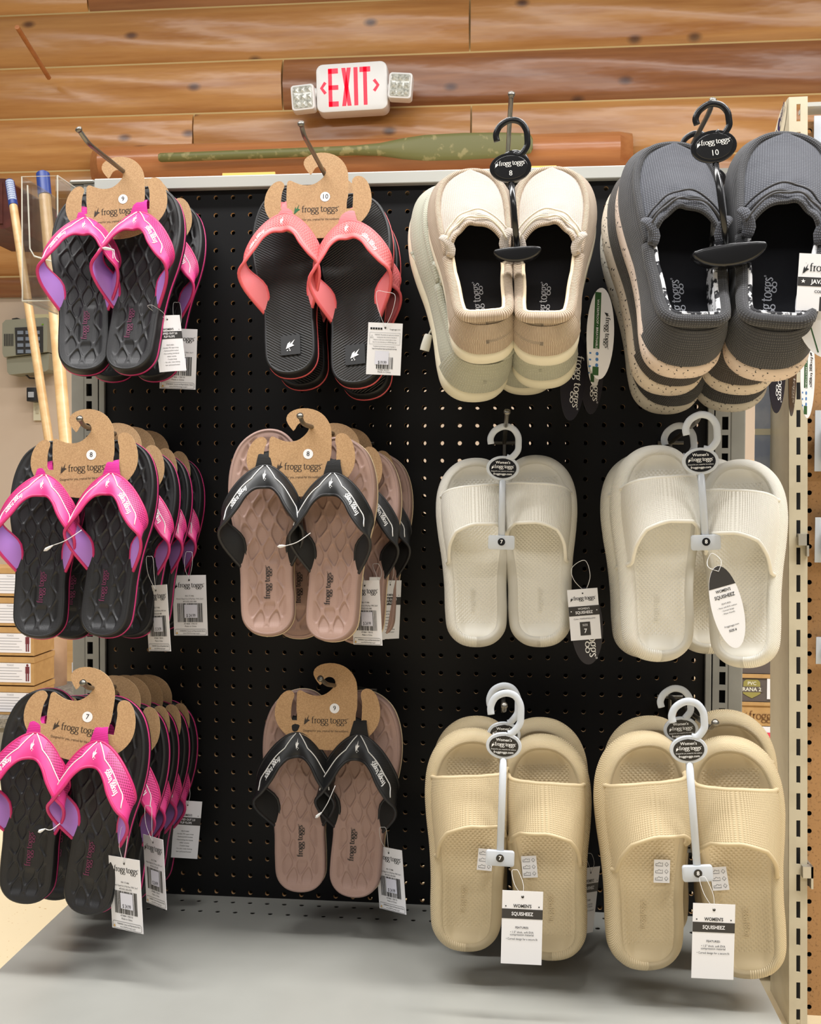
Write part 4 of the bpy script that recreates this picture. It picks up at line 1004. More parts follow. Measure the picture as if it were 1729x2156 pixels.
# ------------------------------------------------------------------ steel peg hooks
STEEL = M('zinc_wire', S(120, 116, 108), 0.32, 0.85)
HOOKS = {}
def peg_hook(key, col, row, bend_px, Yb, tip_px, label, base_dz=0.0):
    b0 = Vector(((col) * P, -0.001, rz(row) + base_dz)); b1 = at(bend_px[0], bend_px[1], Yb); b2 = at(tip_px[0], tip_px[1], Yb - 0.012)
    t = thing('peg_hook', label, 'peg hook', b0, 'steel peg hooks')
    L = lambda p: Vector(p) - b0
    d = (b1 - b0).normalized(); e = (b2 - b1).normalized()
    bendp = [b1 - d * 0.012, b1 - d * 0.004 + e * 0.0008, b1 + e * 0.004, b1 + e * 0.010]
    MB().tube([L(b0)] + [L(p) for p in bendp] + [L(b2)], 0.0029, 10).build('wire', STEEL, t, ang=60)
    MB().tube([L(b2 - e * 0.003), L(b2 - e * 0.001), L(b2 + e * 0.0018), L(b2 + e * 0.003)], [0.0029, 0.0041, 0.0041, 0.002], 12).build('tip_bead', STEEL, t, ang=60)
    MB().tube([L(b0 + Vector((-0.0175, -0.004, 0))), L(b0 + Vector((0.0175, -0.004, 0)))], 0.0028, 8).build('cross_bar', STEEL, t, ang=60)
    MB().tube([L(b0 + Vector((0, -0.003, 0.002))), L(b0 + Vector((0, -0.003, -0.028)))], 0.0028, 8).build('back_leg', STEEL, t, ang=60)
    HOOKS[key] = (b0, b1)
    return t
def on_hook(key, Y):
    b0, b1 = HOOKS[key]; return b0 + (b1 - b0) * ((Y - b0.y) / (b1.y - b0.y))
peg_hook('11', 2.5, -0.1, (186, 302), -0.245, (166, 273), 'bent steel peg hook at the top left')
peg_hook('12', 13.0, 0.1, (640, 285), -0.235, (634, 261), 'bent steel peg hook above the coral sandals')
peg_hook('13', 22.5, -0.1, (1075, 226), -0.27, (1077, 199), 'steel peg hook holding the beige slip-on shoes')
peg_hook('14', 31.5, -0.1, (1494, 236), -0.27, (1501, 212), 'steel peg hook holding the grey slip-on shoes')
peg_hook('21', 2.5, 14, (177, 898), -0.25, (168, 882), 'steel peg hook of the middle row pink sandals')
peg_hook('22', 14.5, 14, (638, 893), -0.23, (632, 876), 'steel peg hook of the middle row mauve sandals')
peg_hook('23', 22.5, 14, (1066, 888), -0.22, (1068, 868), 'steel peg hook of the single pair of white slides')
peg_hook('24', 31.6, 14, (1467, 888), -0.25, (1475, 872), 'steel peg hook of the two white slide pairs')
peg_hook('31', 2.5, 28, (186, 1449), -0.285, (175, 1438), 'steel peg hook of the bottom row pink sandals')
peg_hook('32', 14.7, 28, (688, 1441), -0.16, (675, 1429), 'steel peg hook of the bottom row mauve sandals')
peg_hook('33', 22.5, 28, (1062, 1496), -0.24, (1062, 1486), 'short steel peg hook of the beige slides in third column')
peg_hook('34', 31.7, 28, (1497, 1534), -0.30, (1506, 1522), 'long steel peg hook of the rightmost beige slides')
# ------------------------------------------------------------------ price and swing tags
TAGW = M('white_tag_card', S(226, 226, 230), 0.5); TAGG = M('grey_band_print', S(44, 42, 42), 0.5); STRING = NT('clear_loop'); STRING.base(S(230, 230, 230)); STRING.set(Roughness=0.3); STRING.b.inputs['Alpha'].default_value = 0.7; STRING = STRING.m
PRICE = M('price_sticker', S(214, 216, 230), 0.45); AMBER = M('amber_triangle', S(206, 160, 60), 0.5)
_tags = {}
def tag_base(name, label, mw, w, h, loop, mat=None, cat='price tag', curl=0.0):
    t = thing(name, label, cat, mw, 'hang tags on the footwear')
    key = ('card', w, h, curl)
    if key not in _tags:
        nx = 10; v = []; f = []
        for i in range(nx + 1):
            x = -w / 2 + w * i / nx; y = curl * ((x / (w / 2)) ** 2)
            for z in (0.0, -h): v += [(x, y - 0.0002, z), (x, y + 0.0002, z)]
        for i in range(nx):
            a = i * 4; b = a + 4; f += [[a, a + 2, b + 2, b], [a + 1, b + 1, b + 3, a + 3], [a, b, b + 1, a + 1], [a + 2, a + 3, b + 3, b + 2]]
        f += [[0, 1, 3, 2], [nx * 4, nx * 4 + 2, nx * 4 + 3, nx * 4 + 1]]
        _tags[key] = fixn(mesh('card', v, f, smooth=False))
    obj('card', _tags[key], mat or TAGW, t)
    if loop:
        hole = Vector((0, -0.0008, -0.006)); inv = t.matrix_world.inverted()
        a, b = inv @ loop[0], inv @ loop[1]
        m1 = (hole + a) / 2 + Vector((-0.003, -0.002, 0.0)); m2 = (hole + b) / 2 + Vector((0.003, -0.002, 0.0))
        pts = catmull([tuple(hole), tuple(m1), tuple(a), tuple((a + b) / 2 + Vector((0, 0, 0.002))), tuple(b), tuple(m2), tuple(hole)], 36)
        MB().tube(pts, 0.0003, 5).build('loop', STRING, t, smooth=True)
    return t
def put(t, key, build, mat, name, y=-0.0005, curl=0.0, w=0.05):
    if key not in _tags:
        pr = Print(); build(pr)
        _tags[key] = pr.me(y, name, (lambda a, b: (a, y + curl * ((a / (w / 2)) ** 2), b)) if curl else None)
    return obj(name, _tags[key], mat, t)
def barcode_tag(label, mw, size, loop, price='$ 24.99', seed=1):
    w, h = 0.050, 0.083; t = tag_base('price_tag', label, mw, w, h, loop)
    def b(p):
        p.disc(0, -0.0065, 0.0014); p.wordmark(0.0042, 0, -0.0165, weight=1.1)
        p.text('RN 171486', 0, -0.0285, 0.0028); p.text("Women's Flipped Out 2.0 Flip Flops | PINK | Size %s" % size, 0, -0.0325, 0.0027, sx=0.72); p.text('4FO252-202-0%s0' % size, 0, -0.0362, 0.0029)
        p.bars(-0.0185, 0.0185, -0.0645, -0.0385, seed); p.text('47484 19010', 0, -0.0668, 0.0029, sx=1.3); p.text('Made in China', 0, -0.0702, 0.003)
        p.line([(-0.022, -0.074), (0.021, -0.074), (0.023, -0.0755), (0.023, -0.0805), (0.0215, -0.082), (-0.0215, -0.082), (-0.023, -0.0805), (-0.023, -0.0755), (-0.022, -0.074)], 0.00018)
        p.text('WARNING: Cancer and Reproductive Harm', 0.0025, -0.0766, 0.0024, bold=0.01, sx=0.85); p.text('www.P65Warnings.ca.gov', 0.001, -0.0797, 0.0024)
    put(t, ('bar', size, seed), b, BLACK_INK, 'tag_print')
    s = put(t, ('pst',), lambda p: p.rect(-0.0085, 0.011, -0.0585, -0.0405), PRICE, 'price_sticker', -0.0007)
    put(s, ('pr', price), lambda p: p.text(price, 0.0012, -0.0555, 0.0062, sx=0.72), BLACK_INK, 'price', -0.0009)
    put(t, ('amb',), lambda p: p.add(([(-0.0222, -0.0805), (-0.0188, -0.0805), (-0.0205, -0.0775)], [[0, 1, 2]])), AMBER, 'warning_triangle', -0.0007)
    return t
def feature_tag(label, mw, loop, curl=0.0):
    w, h = 0.040, 0.082; t = tag_base('swing_tag', label, mw, w, h, loop, curl=curl)
    put(t, ('fb', curl), lambda p: [p.rect(-0.02 + i * 0.004, -0.016 + i * 0.004, -0.0345, -0.0235) for i in range(10)], TAGG, 'band', -0.0004, curl, w)
    def b(p):
        p.disc(0, -0.006, 0.0012); p.text("WOMEN'S", 0, -0.0205, 0.0042, bold=0.02, sx=0.8); p.disc(-0.016, -0.021, 0.0006); p.disc(0.016, -0.021, 0.0006)
        p.text('FEATURES:', 0, -0.0435, 0.0024); y = -0.0475
        for s_ in ('- Durable TPU upper straps', '- Perforated EVA footbed', '- Non-marking dual-density', 'rubber outsoles', '- Treaded design', '- Fun odor, water-draining', 'laser perforated footbed'): p.text(s_, 0, y, 0.0025, sx=0.85); y -= 0.0042
    put(t, ('ft', curl), b, BLACK_INK, 'tag_print', -0.0005, curl, w)
    put(t, ('fw', curl), lambda p: (p.text('FLIPPED OUT 2.0', 0, -0.0268, 0.0042, bold=0.02, sx=0.8), p.text('FLIP FLOPS', 0, -0.0313, 0.0042, bold=0.02, sx=0.8)), ST_WHITE, 'band_lettering', -0.0007, curl, w)
    return t
def squish_tag(label, mw, loop):
    w, h = 0.0455, 0.083; t = tag_base('swing_tag', label, mw, w, h, loop)
    put(t, ('sb',), lambda p: p.rect(-w / 2, w / 2, -0.0315, -0.0205), TAGG, 'band', -0.0004)
    def b(p):
        p.disc(0, -0.0065, 0.0016); p.text("WOMEN'S", 0, -0.0172, 0.0052, bold=0.025, sx=0.85); p.disc(-0.0185, -0.0175, 0.0008); p.disc(0.0185, -0.0175, 0.0008)
        p.text('FEATURES:', 0, -0.0415, 0.0032, bold=0.01); p.text('\u2022 1.5" thick, soft EVA', 0, -0.0468, 0.0034, sx=0.9); p.text('compression material', 0, -0.0497, 0.0034, sx=0.9); p.text('\u2022 Curved design for a secure fit', 0, -0.0545, 0.0034, sx=0.82)
    put(t, ('sp',), b, BLACK_INK, 'tag_print')
    put(t, ('sw',), lambda p: p.text('SQUISHEEZ', 0, -0.026, 0.0056, bold=0.02, sx=0.85), ST_WHITE, 'band_lettering', -0.0007)
    return t
def tagmw(px, py, Y, yaw=0, roll=0, pitch=0, scale=1.0):
    """placing matrix: pixel of the card's top-edge centre"""
    return Matrix.Translation(at(px, py, Y)) @ Matrix.Rotation(math.radians(yaw), 4, 'Z') @ Matrix.Rotation(math.radians(pitch), 4, 'X') @ Matrix.Rotation(math.radians(roll), 4, 'Y') @ Matrix.Scale(scale, 4)
# ------------------------------------------------------------------ flip-flop pairs
VPX, VPY, CD = 1079.0, 1022.0, 1.4925
def deeper(px, py, Ya, Yb):
    """pixel of the same x, z carried from depth Ya to depth Yb"""
    p = at(px, py, Ya); q = Vector((p.x, Yb, p.z)); d = q - CAM; zc = d.dot(FWD)
    return IMG_W / 2 + F_PX * d.dot(RIGHT) / zc, IMG_H / 2 - F_PX * d.dot(UPV) / zc
DEPTHW = ['frontmost', 'second', 'third', 'fourth', 'rearmost']
def ff_pair(kind, size, hook, where, n, i, Y, A, B, la, lh, ra, rh, pitch, dx=0, dy=0, spins=(0, 0), Y0=None, green=False, hdx=0):
    """one carded pair; pixels are given for the front pair at depth Y0 and carried back to Y"""
    Y0 = Y if Y0 is None else Y0
    mv = lambda p, ax=dx, ay=dy: (lambda q: (q[0] + ax, q[1] + ay))(deeper(p[0], p[1], Y0, Y))
    ordw = DEPTHW[i] if n > 1 else 'only'
    if n > 1 and i == n - 1: ordw = 'rearmost'
    K = KINDS[kind]
    hpnt = on_hook(hook, Y); a = at(*mv(A), Y)
    pa = at(*mv(A), Y); pb = at(*mv(B), Y)
    pb = at(*mv(B), Y - 0.010); mwh = frame(pa, pb, 0.0, -614 * _hz, 1.0, 0.0)
    # hang it from the wire itself
    off = Vector((hpnt.x - pa.x, 0, hpnt.z - 0.0035 - pa.z)) if i else Vector((0, 0, 0))
    mwh = Matrix.Translation(off) @ mwh
    kraft_hanger(mwh, size, 'brown card hanger marked %s, %s on the %s hook' % (size, ordw, where), green)
    for left, (ap, hl) in ((True, (la, lh)), (False, (ra, rh))):
        p = math.radians(pitch); YA = Y - 0.006 + (0.001 if left else -0.002); YH = YA - 0.79 * LF * math.sin(p)
        Aw = at(*mv(ap), YA) + off; q = mv(hl)
        Bw = at(*deeper(hl[0], hl[1], Y0 - 0.006 - 0.79 * LF * math.sin(p), YH), YH) + off
        if dx or dy: Bw = at(*[c + e for c, e in zip(deeper(hl[0], hl[1], Y0 - 0.006 - 0.79 * LF * math.sin(p), YH), (dx, dy))], YH) + off
        mw = frame(Aw, Bw, 0.800, 0.0, LF, math.radians(spins[0 if left else 1]))
        # the sole hangs behind the card: shift so that the strap apex (in front of the footbed) sits at the slot
        n_ = mw.to_3x3() @ Vector((0, 1, 0)); mw = Matrix.Translation(n_ * 0.085 * LF * (0.55 if i else 1.0)) @ mw
        flip_flop(kind, left, mw, '%s %s, %s pair on %s hook' % ('left' if left else 'right', K['desc'], ordw, where), squash=(i > 0))
for i, (Y, dx, dy) in enumerate([(-0.130, 0, 0), (-0.048, 22, 8)]):
    ff_pair('pink', '9', '11', 'top left', 2, i, Y, (247, 358), (250, 504), (181, 461), (167, 768), (294, 449), (249, 768), 16, dx, dy, (10, -6), -0.130)
for i, (Y, dx, dy) in enumerate([(-0.235, 0, 0), (-0.155, 0, 4), (-0.105, 0, 0), (-0.05, 6, 4)]):
    ff_pair('pink', '8', '21', 'middle left', 4, i, Y, (180, 891), (182, 1049), (95, 1001), (68, 1342), (236, 998), (198, 1338), 12, dx, dy, (8, -4), -0.235)
for i, (Y, dx, dy) in enumerate([(-0.27, 0, 0), (-0.19, 4, -4), (-0.145, 0, 4), (-0.09, 2, -4), (-0.045, 4, 2)]):
    ff_pair('pink', '7', '31', 'bottom left', 5, i, Y, (184, 1436), (157, 1603), (77, 1543), (36, 1915), (211, 1561), (160, 1935), 8, dx, dy, (6, -6), -0.27)
for i, (Y, dx, dy) in enumerate([(-0.105, 0, 0), (-0.042, 6, 14)]):
    ff_pair('coral', '10', '12', 'top second', 2, i, Y, (674, 350), (672, 502), (598, 452), (603, 775), (733, 467), (741, 797), 16, dx, dy, (-4, -6), -0.105, True)
for i, (Y, dx, dy) in enumerate([(-0.20, 0, 0), (-0.125, -2, 6), (-0.07, 4, -8)]):
    ff_pair('mauve', '8', '22', 'middle second', 3, i, Y, (638, 889), (636, 1046), (559, 981), (560, 1338), (702, 997), (683, 1349), 10, dx, dy, (6, -6), -0.20)
ff_pair('mauve', '9', '32', 'bottom second', 1, 0, -0.13, (694, 1425), (692, 1580), (628, 1542), (629, 1891), (757, 1547), (734, 1900), 5, 0, 0, (4, -4))
# ------------------------------------------------------------------ tags of the flip-flops
def lp(px, py, Y, d=7): return (at(px - d, py, Y), at(px + d, py, Y))
barcode_tag('white barcode tag of the top left pink sandals', tagmw(378, 692, -0.085, 4, 2), '9', lp(372, 640, -0.085), seed=3)
feature_tag('curled feature tag in front of the top left barcode tag', tagmw(351, 664, -0.14, 30, -7, 0, 0.90), lp(318, 645, -0.16), 0.0035)
barcode_tag('narrow angled barcode tag of the frontmost size 8 pink sandals', tagmw(328, 1232, -0.19, -38, -6, 0, 1.02), '8', lp(315, 1175, -0.2), seed=4)
barcode_tag('flat barcode tag of the rearmost size 8 pink sandals', tagmw(398, 1211, -0.10, -8, -2, 0, 1.0), '8', lp(398, 1165, -0.1), seed=5)
barcode_tag('barcode tag of the frontmost size 7 pink sandals', tagmw(261, 1806, -0.29, -26, -4, 0, 1.05), '7', lp(262, 1745, -0.29), seed=6)
barcode_tag('barcode tag of the second size 7 pink sandals', tagmw(322, 1762, -0.24, -42, -6, 0, 1.02), '7', lp(312, 1700, -0.24), seed=7)
feature_tag('feature tag near the pegboard beside size 7 pink sandals', tagmw(396, 1686, -0.06, 10, 5, 0, 1.0), lp(390, 1650, -0.06))
barcode_tag('barcode tag of the frontmost size 8 mauve sandals', tagmw(768, 1222, -0.19, -34, -4, 0, 0.98), '8', lp(750, 1180, -0.19), seed=8)
feature_tag('edge-on feature tag between two tags of mauve sandals', tagmw(797, 1215, -0.15, 62, 4, 0, 1.0), lp(792, 1190, -0.15))
feature_tag('grey-lit feature tag right of the size 8 mauve sandals', tagmw(822, 1222, -0.10, 45, 3, 0, 0.96), lp(818, 1180, -0.1))
barcode_tag('barcode tag of the size 9 mauve sandals', tagmw(818, 1785, -0.13, -38, -6, 0, 1.0), '9', lp(806, 1745, -0.15), seed=9)
def warn_tag(label, mw, loop):
    w, h = 0.044, 0.066; t = tag_base('price_tag', label, mw, w, h, loop)
    def b(p):
        p.disc(0, -0.006, 0.0013)
        for i in range(5): p.rect(-0.019 + i * 0.0032, -0.0165 + i * 0.0032, -0.0088, -0.0062)
        p.text('froggtoggs.com', 0.0125, -0.008, 0.0026, sx=0.85); p.frame(-0.0195, 0.0195, -0.0275, -0.0125, 0.00022)
        for i, s_ in enumerate(('WARNING: This product can expose you to chemicals', 'including lead, which is known to the State of', 'California to cause cancer and birth defects or other', 'harm. For more information go to P65Warnings.ca.gov')): p.text(s_, 0.0025 if i < 2 else 0, -0.0153 - 0.0031 * i, 0.0021, sx=0.66)
        p.line([(-0.0182, -0.0195), (-0.0165, -0.0155), (-0.0148, -0.0195), (-0.0182, -0.0195)], 0.00018)
        p.text('Translations can be found in various languages at', 0, -0.0300, 0.0021, sx=0.7); p.text('https://www.p65warnings.ca.gov/sample-warnings', 0, -0.0330, 0.0022, bold=0.01, sx=0.72)
        p.bars(-0.0095, 0.0115, -0.0585, -0.0435, 11); p.text('47484 43777', 0, -0.0600, 0.0024, sx=1.2); p.text('Made in China', 0.001, -0.0625, 0.0029)
    put(t, ('wt',), b, BLACK_INK, 'tag_print')
    s = put(t, ('wst',), lambda p: p.rect(-0.0115, 0.0062, -0.0530, -0.0362), PRICE, 'price_sticker', -0.0007)
    put(s, ('wpr',), lambda p: p.text('$19.99', -0.002, -0.0505, 0.0056, sx=0.72), BLACK_INK, 'price', -0.0009)
warn_tag('white warning and price tag of the coral sandals', tagmw(812, 680, -0.165, 3, 2.5, 0, 1.0), (at(793, 615, -0.165), at(832, 622, -0.165)))

# ------------------------------------------------------------------ clear pairing ties between the two sandals of a pair
TIE = NT('clear_tie'); TIE.base(S(226, 226, 226)); TIE.set(Roughness=0.25); TIE.b.inputs['Alpha'].default_value = 0.8; TIE = TIE.m
for lab, p0, p1, p2, Y in (('frontmost pink pair, middle left hook', (92, 1160), (112, 1148), (172, 1116), -0.29), ('frontmost pink pair, bottom left hook', (80, 1752), (95, 1745), (126, 1734), -0.335), ('frontmost mauve pair, middle second hook', (584, 1151), (602, 1149), (654, 1122), -0.255), ('mauve pair on the bottom second hook', (664, 1722), (678, 1710), (706, 1654), -0.185), ('top left pink pair', (215, 522), (240, 526), (250, 552), -0.19)):
    a, b, c = at(*p0, Y), at(*p1, Y), at(*p2, Y)
    t = thing('pairing_tie', 'clear plastic tie of the ' + lab, 'tie', a, 'clear pairing ties')
    MB().tube(catmull([tuple(b - a), tuple((b + c) / 2 - a + Vector((0, -0.004, -0.003))), tuple(c - a)], 12), 0.0005, 6).build('thread', TIE, t, smooth=True)
    MB().tube([(0, 0, 0), tuple((b - a) * 0.25), tuple((b - a) * 0.6), tuple(b - a)], [0.0004, 0.0022, 0.0018, 0.0006], 6).build('arrow_head', TIE, t)
# ------------------------------------------------------------------ EVA slides
def eva(name, col, col2, kind):
    k = NT(name); k.set(Roughness=0.5); k.b.inputs['Subsurface Weight'].default_value = 0.0; uv = k.coord('UV')
    k.base(col)
    if kind == 'side': k.bump(waves(k, uv, 0, 400), 0.55, 0.0010)
    if kind == 'band':
        a = waves(k, uv, 0, 420); b = waves(k, uv, 1, 330); h = k.math('ADD', k.math('MULTIPLY', a, 0.75), k.math('MULTIPLY', k.math('MULTIPLY', a, b), 0.5)); k.bump(h, 0.6, 0.0011)
    if kind == 'bed':
        v = k.mapping(uv, (1, 1, 1), (0, 0, math.radians(45))); h = k.math('MULTIPLY', waves(k, v, 0, 270), waves(k, v, 1, 270)); sp = k.n('ShaderNodeSeparateXYZ'); k.l(uv, sp.inputs[0])
        m = k.math('LESS_THAN', k.math('ABSOLUTE', sp.outputs[0]), 0.030); m2 = k.math('MULTIPLY', m, k.math('GREATER_THAN', sp.outputs[1], 0.03)); m2 = k.math('MULTIPLY', m2, k.math('LESS_THAN', sp.outputs[1], 0.23))
        k.bump(k.math('MULTIPLY', k.math('SUBTRACT', 1.0, h), m2), 0.5, 0.0010)
    return k.m
SLM = {}
for nm, c in (('white', S(226, 223, 213)), ('beige', S(200, 182, 147))):
    SLM[nm] = {q: eva('%s_eva_%s' % (nm, q), c, c, q) for q in ('side', 'band', 'bed', 'plain')}
    SLM[nm]['gloss'] = M('%s_gloss_emboss' % nm, tuple(min(1, x * 1.05) for x in c[:3]) + (1,), 0.15)
SL_OUT = catmull([(0.0, 0.0), (-0.085, 0.018), (-0.143, 0.08), (-0.158, 0.18), (-0.162, 0.32), (-0.174, 0.46), (-0.194, 0.60), (-0.204, 0.72), (-0.194, 0.83), (-0.155, 0.92), (-0.085, 0.98), (0.0, 1.0), (0.08, 0.985), (0.143, 0.93), (0.182, 0.84), (0.196, 0.73), (0.190, 0.60), (0.168, 0.45), (0.156, 0.32), (0.157, 0.18), (0.143, 0.08), (0.085, 0.018)], 110, True)
def sl_bed(sgn):
    ol = inset_ring(SL_OUT, 0.0124); ex = extents(ol); vs = sorted(q[1] for q in ol); v0, v1 = vs[0] + 0.0004, vs[-1] - 0.0004
    nv, ns = 60, 24; v = []; f = []; uv = []
    for i in range(nv + 1):
        t = 0.5 - 0.5 * math.cos(math.pi * i / nv); vv = lerp(v0, v1, t); lo, hi = ex(vv)
        for j in range(ns + 1):
            s = j / ns; X, Z = lerp(lo, hi, s) * LF, vv * LF; e = min(min(s, 1 - s) * (hi - lo) * LF, (vv - v0) * LF * 0.8, (v1 - vv) * LF * 0.8)
            h = 0.0045 * (1 - sstep(0, 0.013, e)) - 0.0012 * sstep(0.012, 0.018, e) * (1 - sstep(0.80, 0.9, vv) * 0) 
            v.append(Vector((sgn * X, -(h + bend(vv)), Z))); uv.append((sgn * X, Z))
    for i in range(nv):
        for j in range(ns): a = i * (ns + 1) + j; q = [a, a + 1, a + ns + 2, a + ns + 1]; f.append(q if sgn > 0 else q[::-1])
    return mesh('footbed', v, f, uv)
sl_ex = extents(SL_OUT)
def band_pt(th, b, sgn):
    """th 0..1 from the outer to the inner side, b 0 = ankle edge, 1 = toe edge"""
    vt = table([(0, 0.79), (0.25, 0.815), (0.6, 0.838), (1, 0.845)], th)
    vb = table([(0, 0.435), (0.06, 0.450), (0.16, 0.515), (0.32, 0.590), (0.5, 0.630), (0.68, 0.630), (0.85, 0.590), (1.0, 0.540)], th)
    v = lerp(vb, vt, b); lo, hi = sl_ex(v); lo += 0.020; hi -= 0.020
    c = -math.cos(math.pi * th); sn = math.sin(math.pi * th); xc, w_ = (lo + hi) / 2, (hi - lo) / 2
    x = xc + w_ * math.copysign(abs(c) ** 0.72, c); H = lerp(0.060, 0.044, b)
    return Vector((sgn * x * LF, -(-0.003 + H * max(0, sn) ** 0.62 + bend(v)), v * LF))
def sl_band(sgn):
    nt, nb = 56, 14; o = []; uv = []; inn = []
    for i in range(nt + 1):
        th = i / nt
        for j in range(nb + 1):
            b = j / nb; p = band_pt(th, b, sgn); e = 0.004
            du = band_pt(min(1, th + e), b, sgn) - band_pt(max(0, th - e), b, sgn); dv_ = band_pt(th, min(1, b + 0.03), sgn) - band_pt(th, max(0, b - 0.03), sgn)
            n = du.cross(dv_); n.normalize(); n = n * (1 if sgn > 0 else -1)
            if n.y > 0 and 0.2 < th < 0.8: n = -n
            o.append(p); inn.append(p - n * 0.0042 if 0.03 < th < 0.97 else p)
    # arc length for the ribs
    for i in range(nt + 1):
        for j in range(nb + 1):
            th = i / nt; uv.append((th * 0.155, j / nb * 0.075))
    m = nb + 1; q = []
    for i in range(nt):
        for j in range(nb): a = i * m + j; q.append([a, a + m, a + m + 1, a + 1])
    outer = mesh('band', o, q if sgn > 0 else [x[::-1] for x in q], uv); inner = mesh('band_lining', inn, [x[::-1] for x in q] if sgn > 0 else q, uv)
    rim = MB()
    for b in (0, nb): rim.tube([(o[i * m + b] + inn[i * m + b]) / 2 for i in range(nt + 1)], 0.0026, 8)
    return outer, inner, rim.me('band_edge', True)
SLP = {}
for sgn in (1, -1):
    d = {}; R = lambda x: inset_ring(SL_OUT, x)
    v, f, uv = loft([(R(0.006), -0.0310), (R(0.000), -0.0275), (R(-0.0022), -0.0210), (R(-0.0022), -0.0130), (R(-0.0008), -0.0050), (R(0.0022), 0.0018), (R(0.0056), 0.0052), (R(0.0088), 0.0064), (R(0.0114), 0.0056), (R(0.0136), 0.0030)], sgn, True, False)
    d['sole'] = fixn(mesh('sole', v, f, uv)); d['bed'] = sl_bed(sgn); d['band'], d['lin'], d['rim'] = sl_band(sgn)
    pr = Print(); pr.wordmark(0.0036, 0, 0, math.pi / 2, 1.3, False); d['emb'] = pr.me(0, 'emboss', lambda a, b: Vector((a - sgn * 0.003, -(0.0 + bend((b + 0.06) / LF)), b + 0.062)))
    SLP[sgn] = d
STK = MB().box(-0.0088, 0.0088, -0.0006, 0.0, -0.0125, 0.0125).me('sticker')
_pr = Print()
for i in range(3):
    z = 0.0078 - i * 0.0078
    _pr.line([(-0.007, z - 0.0018), (-0.007, z + 0.0006), (-0.005, z + 0.0002), (-0.0035, z + 0.0020), (-0.0012, z + 0.0008), (0.0006, z + 0.0018), (0.0008, z - 0.0020), (-0.007, z - 0.0018)], 0.00022)
    _pr.line([(0.0050, z - 0.0022), (0.0070, z), (0.0050, z + 0.0022), (0.0030, z), (0.0050, z - 0.0022)], 0.0002)
STKP = _pr.me(-0.0009, 'pictograms')
def slide(colour, left, mw, label, sticker=None):
    sgn = 1 if left else -1; d = SLP[sgn]; m = SLM[colour]
    t = thing('slide_sandal', label, 'slide sandal', mw, 'slide sandals hung on the peg hooks')
    obj('sole', d['sole'], m['side'], t); fb = obj('footbed', d['bed'], m['bed'], t); obj('heel_emboss', d['emb'], m['gloss'], fb)
    b = obj('band', d['band'], m['band'], t); obj('band_lining', d['lin'], m['bed'], b); obj('band_edge', d['rim'], m['plain'], b)
    if sticker:
        s = obj('material_sticker', STK, ST_WHITE, t); s.location = (sticker[0], -0.0062, sticker[1]); s.rotation_euler = (0, math.radians(sticker[2]), 0)
        obj('pictograms', STKP, BLACK_INK, s)
    return t
def place_slide(colour, left, toe, heel, Yt, Yh, spin, label, sticker=None):
    mw = frame(at(*toe, Yt), at(*heel, Yh), 1.0, 0.0, LF, math.radians(spin))
    return slide(colour, left, mw, label, sticker), mw
place_slide('white', True, (1000, 965), (1004, 1360), -0.120, -0.150, 3, 'left white slide of the single pair in third column')
place_slide('white', False, (1127, 959), (1138, 1360), -0.120, -0.150, -3, 'right white slide of the single pair in third column')
place_slide('white', True, (1358, 955), (1366, 1384), -0.135, -0.155, 4, 'left white slide of rear pair in rightmost column')
place_slide('white', False, (1500, 965), (1492, 1375), -0.135, -0.155, -2, 'right white slide of rear pair in rightmost column')
place_slide('white', True, (1386, 938), (1392, 1391), -0.215, -0.245, 6, 'left white slide of front pair in rightmost column')
place_slide('white', False, (1556, 968), (1566, 1404), -0.225, -0.255, -20, 'right white slide of front pair in rightmost column')
place_slide('beige', True, (1006, 1516), (992, 1962), -0.150, -0.160, 3, 'left beige slide of rear pair in third column')
place_slide('beige', False, (1137, 1519), (1156, 1975), -0.150, -0.160, -3, 'right beige slide of rear pair in third column')
place_slide('beige', True, (997, 1541), (980, 2006), -0.225, -0.240, 4, 'left beige slide of front pair in third column', (0.019, 0.112, 3))
place_slide('beige', False, (1140, 1554), (1163, 2025), -0.225, -0.240, -2, 'right beige slide of front pair in third column', (-0.021, 0.112, -2))
place_slide('beige', True, (1370, 1516), (1378, 1985), -0.165, -0.175, 3, 'left beige slide of rear pair in rightmost column')
place_slide('beige', False, (1530, 1503), (1552, 1985), -0.165, -0.175, -4, 'right beige slide of rear pair in rightmost column')
place_slide('beige', True, (1360, 1548), (1364, 2046), -0.255, -0.270, 6, 'left beige slide of front pair in rightmost column', (0.015, 0.112, 2))
place_slide('beige', False, (1530, 1559), (1580, 2064), -0.255, -0.270, -8, 'right beige slide of front pair in rightmost column', (-0.022, 0.112, -3))
# ------------------------------------------------------------------ plastic hangers (frosted for slides, black for shoes)
k = NT('frosted_plastic'); k.base(S(206, 212, 220)); k.set(Roughness=0.35); k.b.inputs['Alpha'].default_value = 0.72; FROST = k.m
BLKP = M('black_gloss_plastic', S(20, 20, 22), 0.18)
BLKOVAL = M('black_oval_label', S(18, 18, 20), 0.25, grain=(40, S(40, 40, 44), 0.6, 0.75))
def oval_ring(mb, cx, cz, rx, rz_, y0, y1, n=32, bev=0.0008):
    rings = [(0, y1), (0, y0 + bev), (bev, y0)]; v = []; f = []
    for ins, y in rings: v += [(cx + (rx - ins) * math.cos(2 * math.pi * i / n), y, cz + (rz_ - ins) * math.sin(2 * math.pi * i / n)) for i in range(n)]
    for k_ in range(2):
        for i in range(n): j = (i + 1) % n; f.append([k_ * n + i, k_ * n + j, (k_ + 1) * n + j, (k_ + 1) * n + i])
    f.append([2 * n + i for i in range(n)]); f.append(list(range(n))[::-1]); mb.add(v, f); return mb
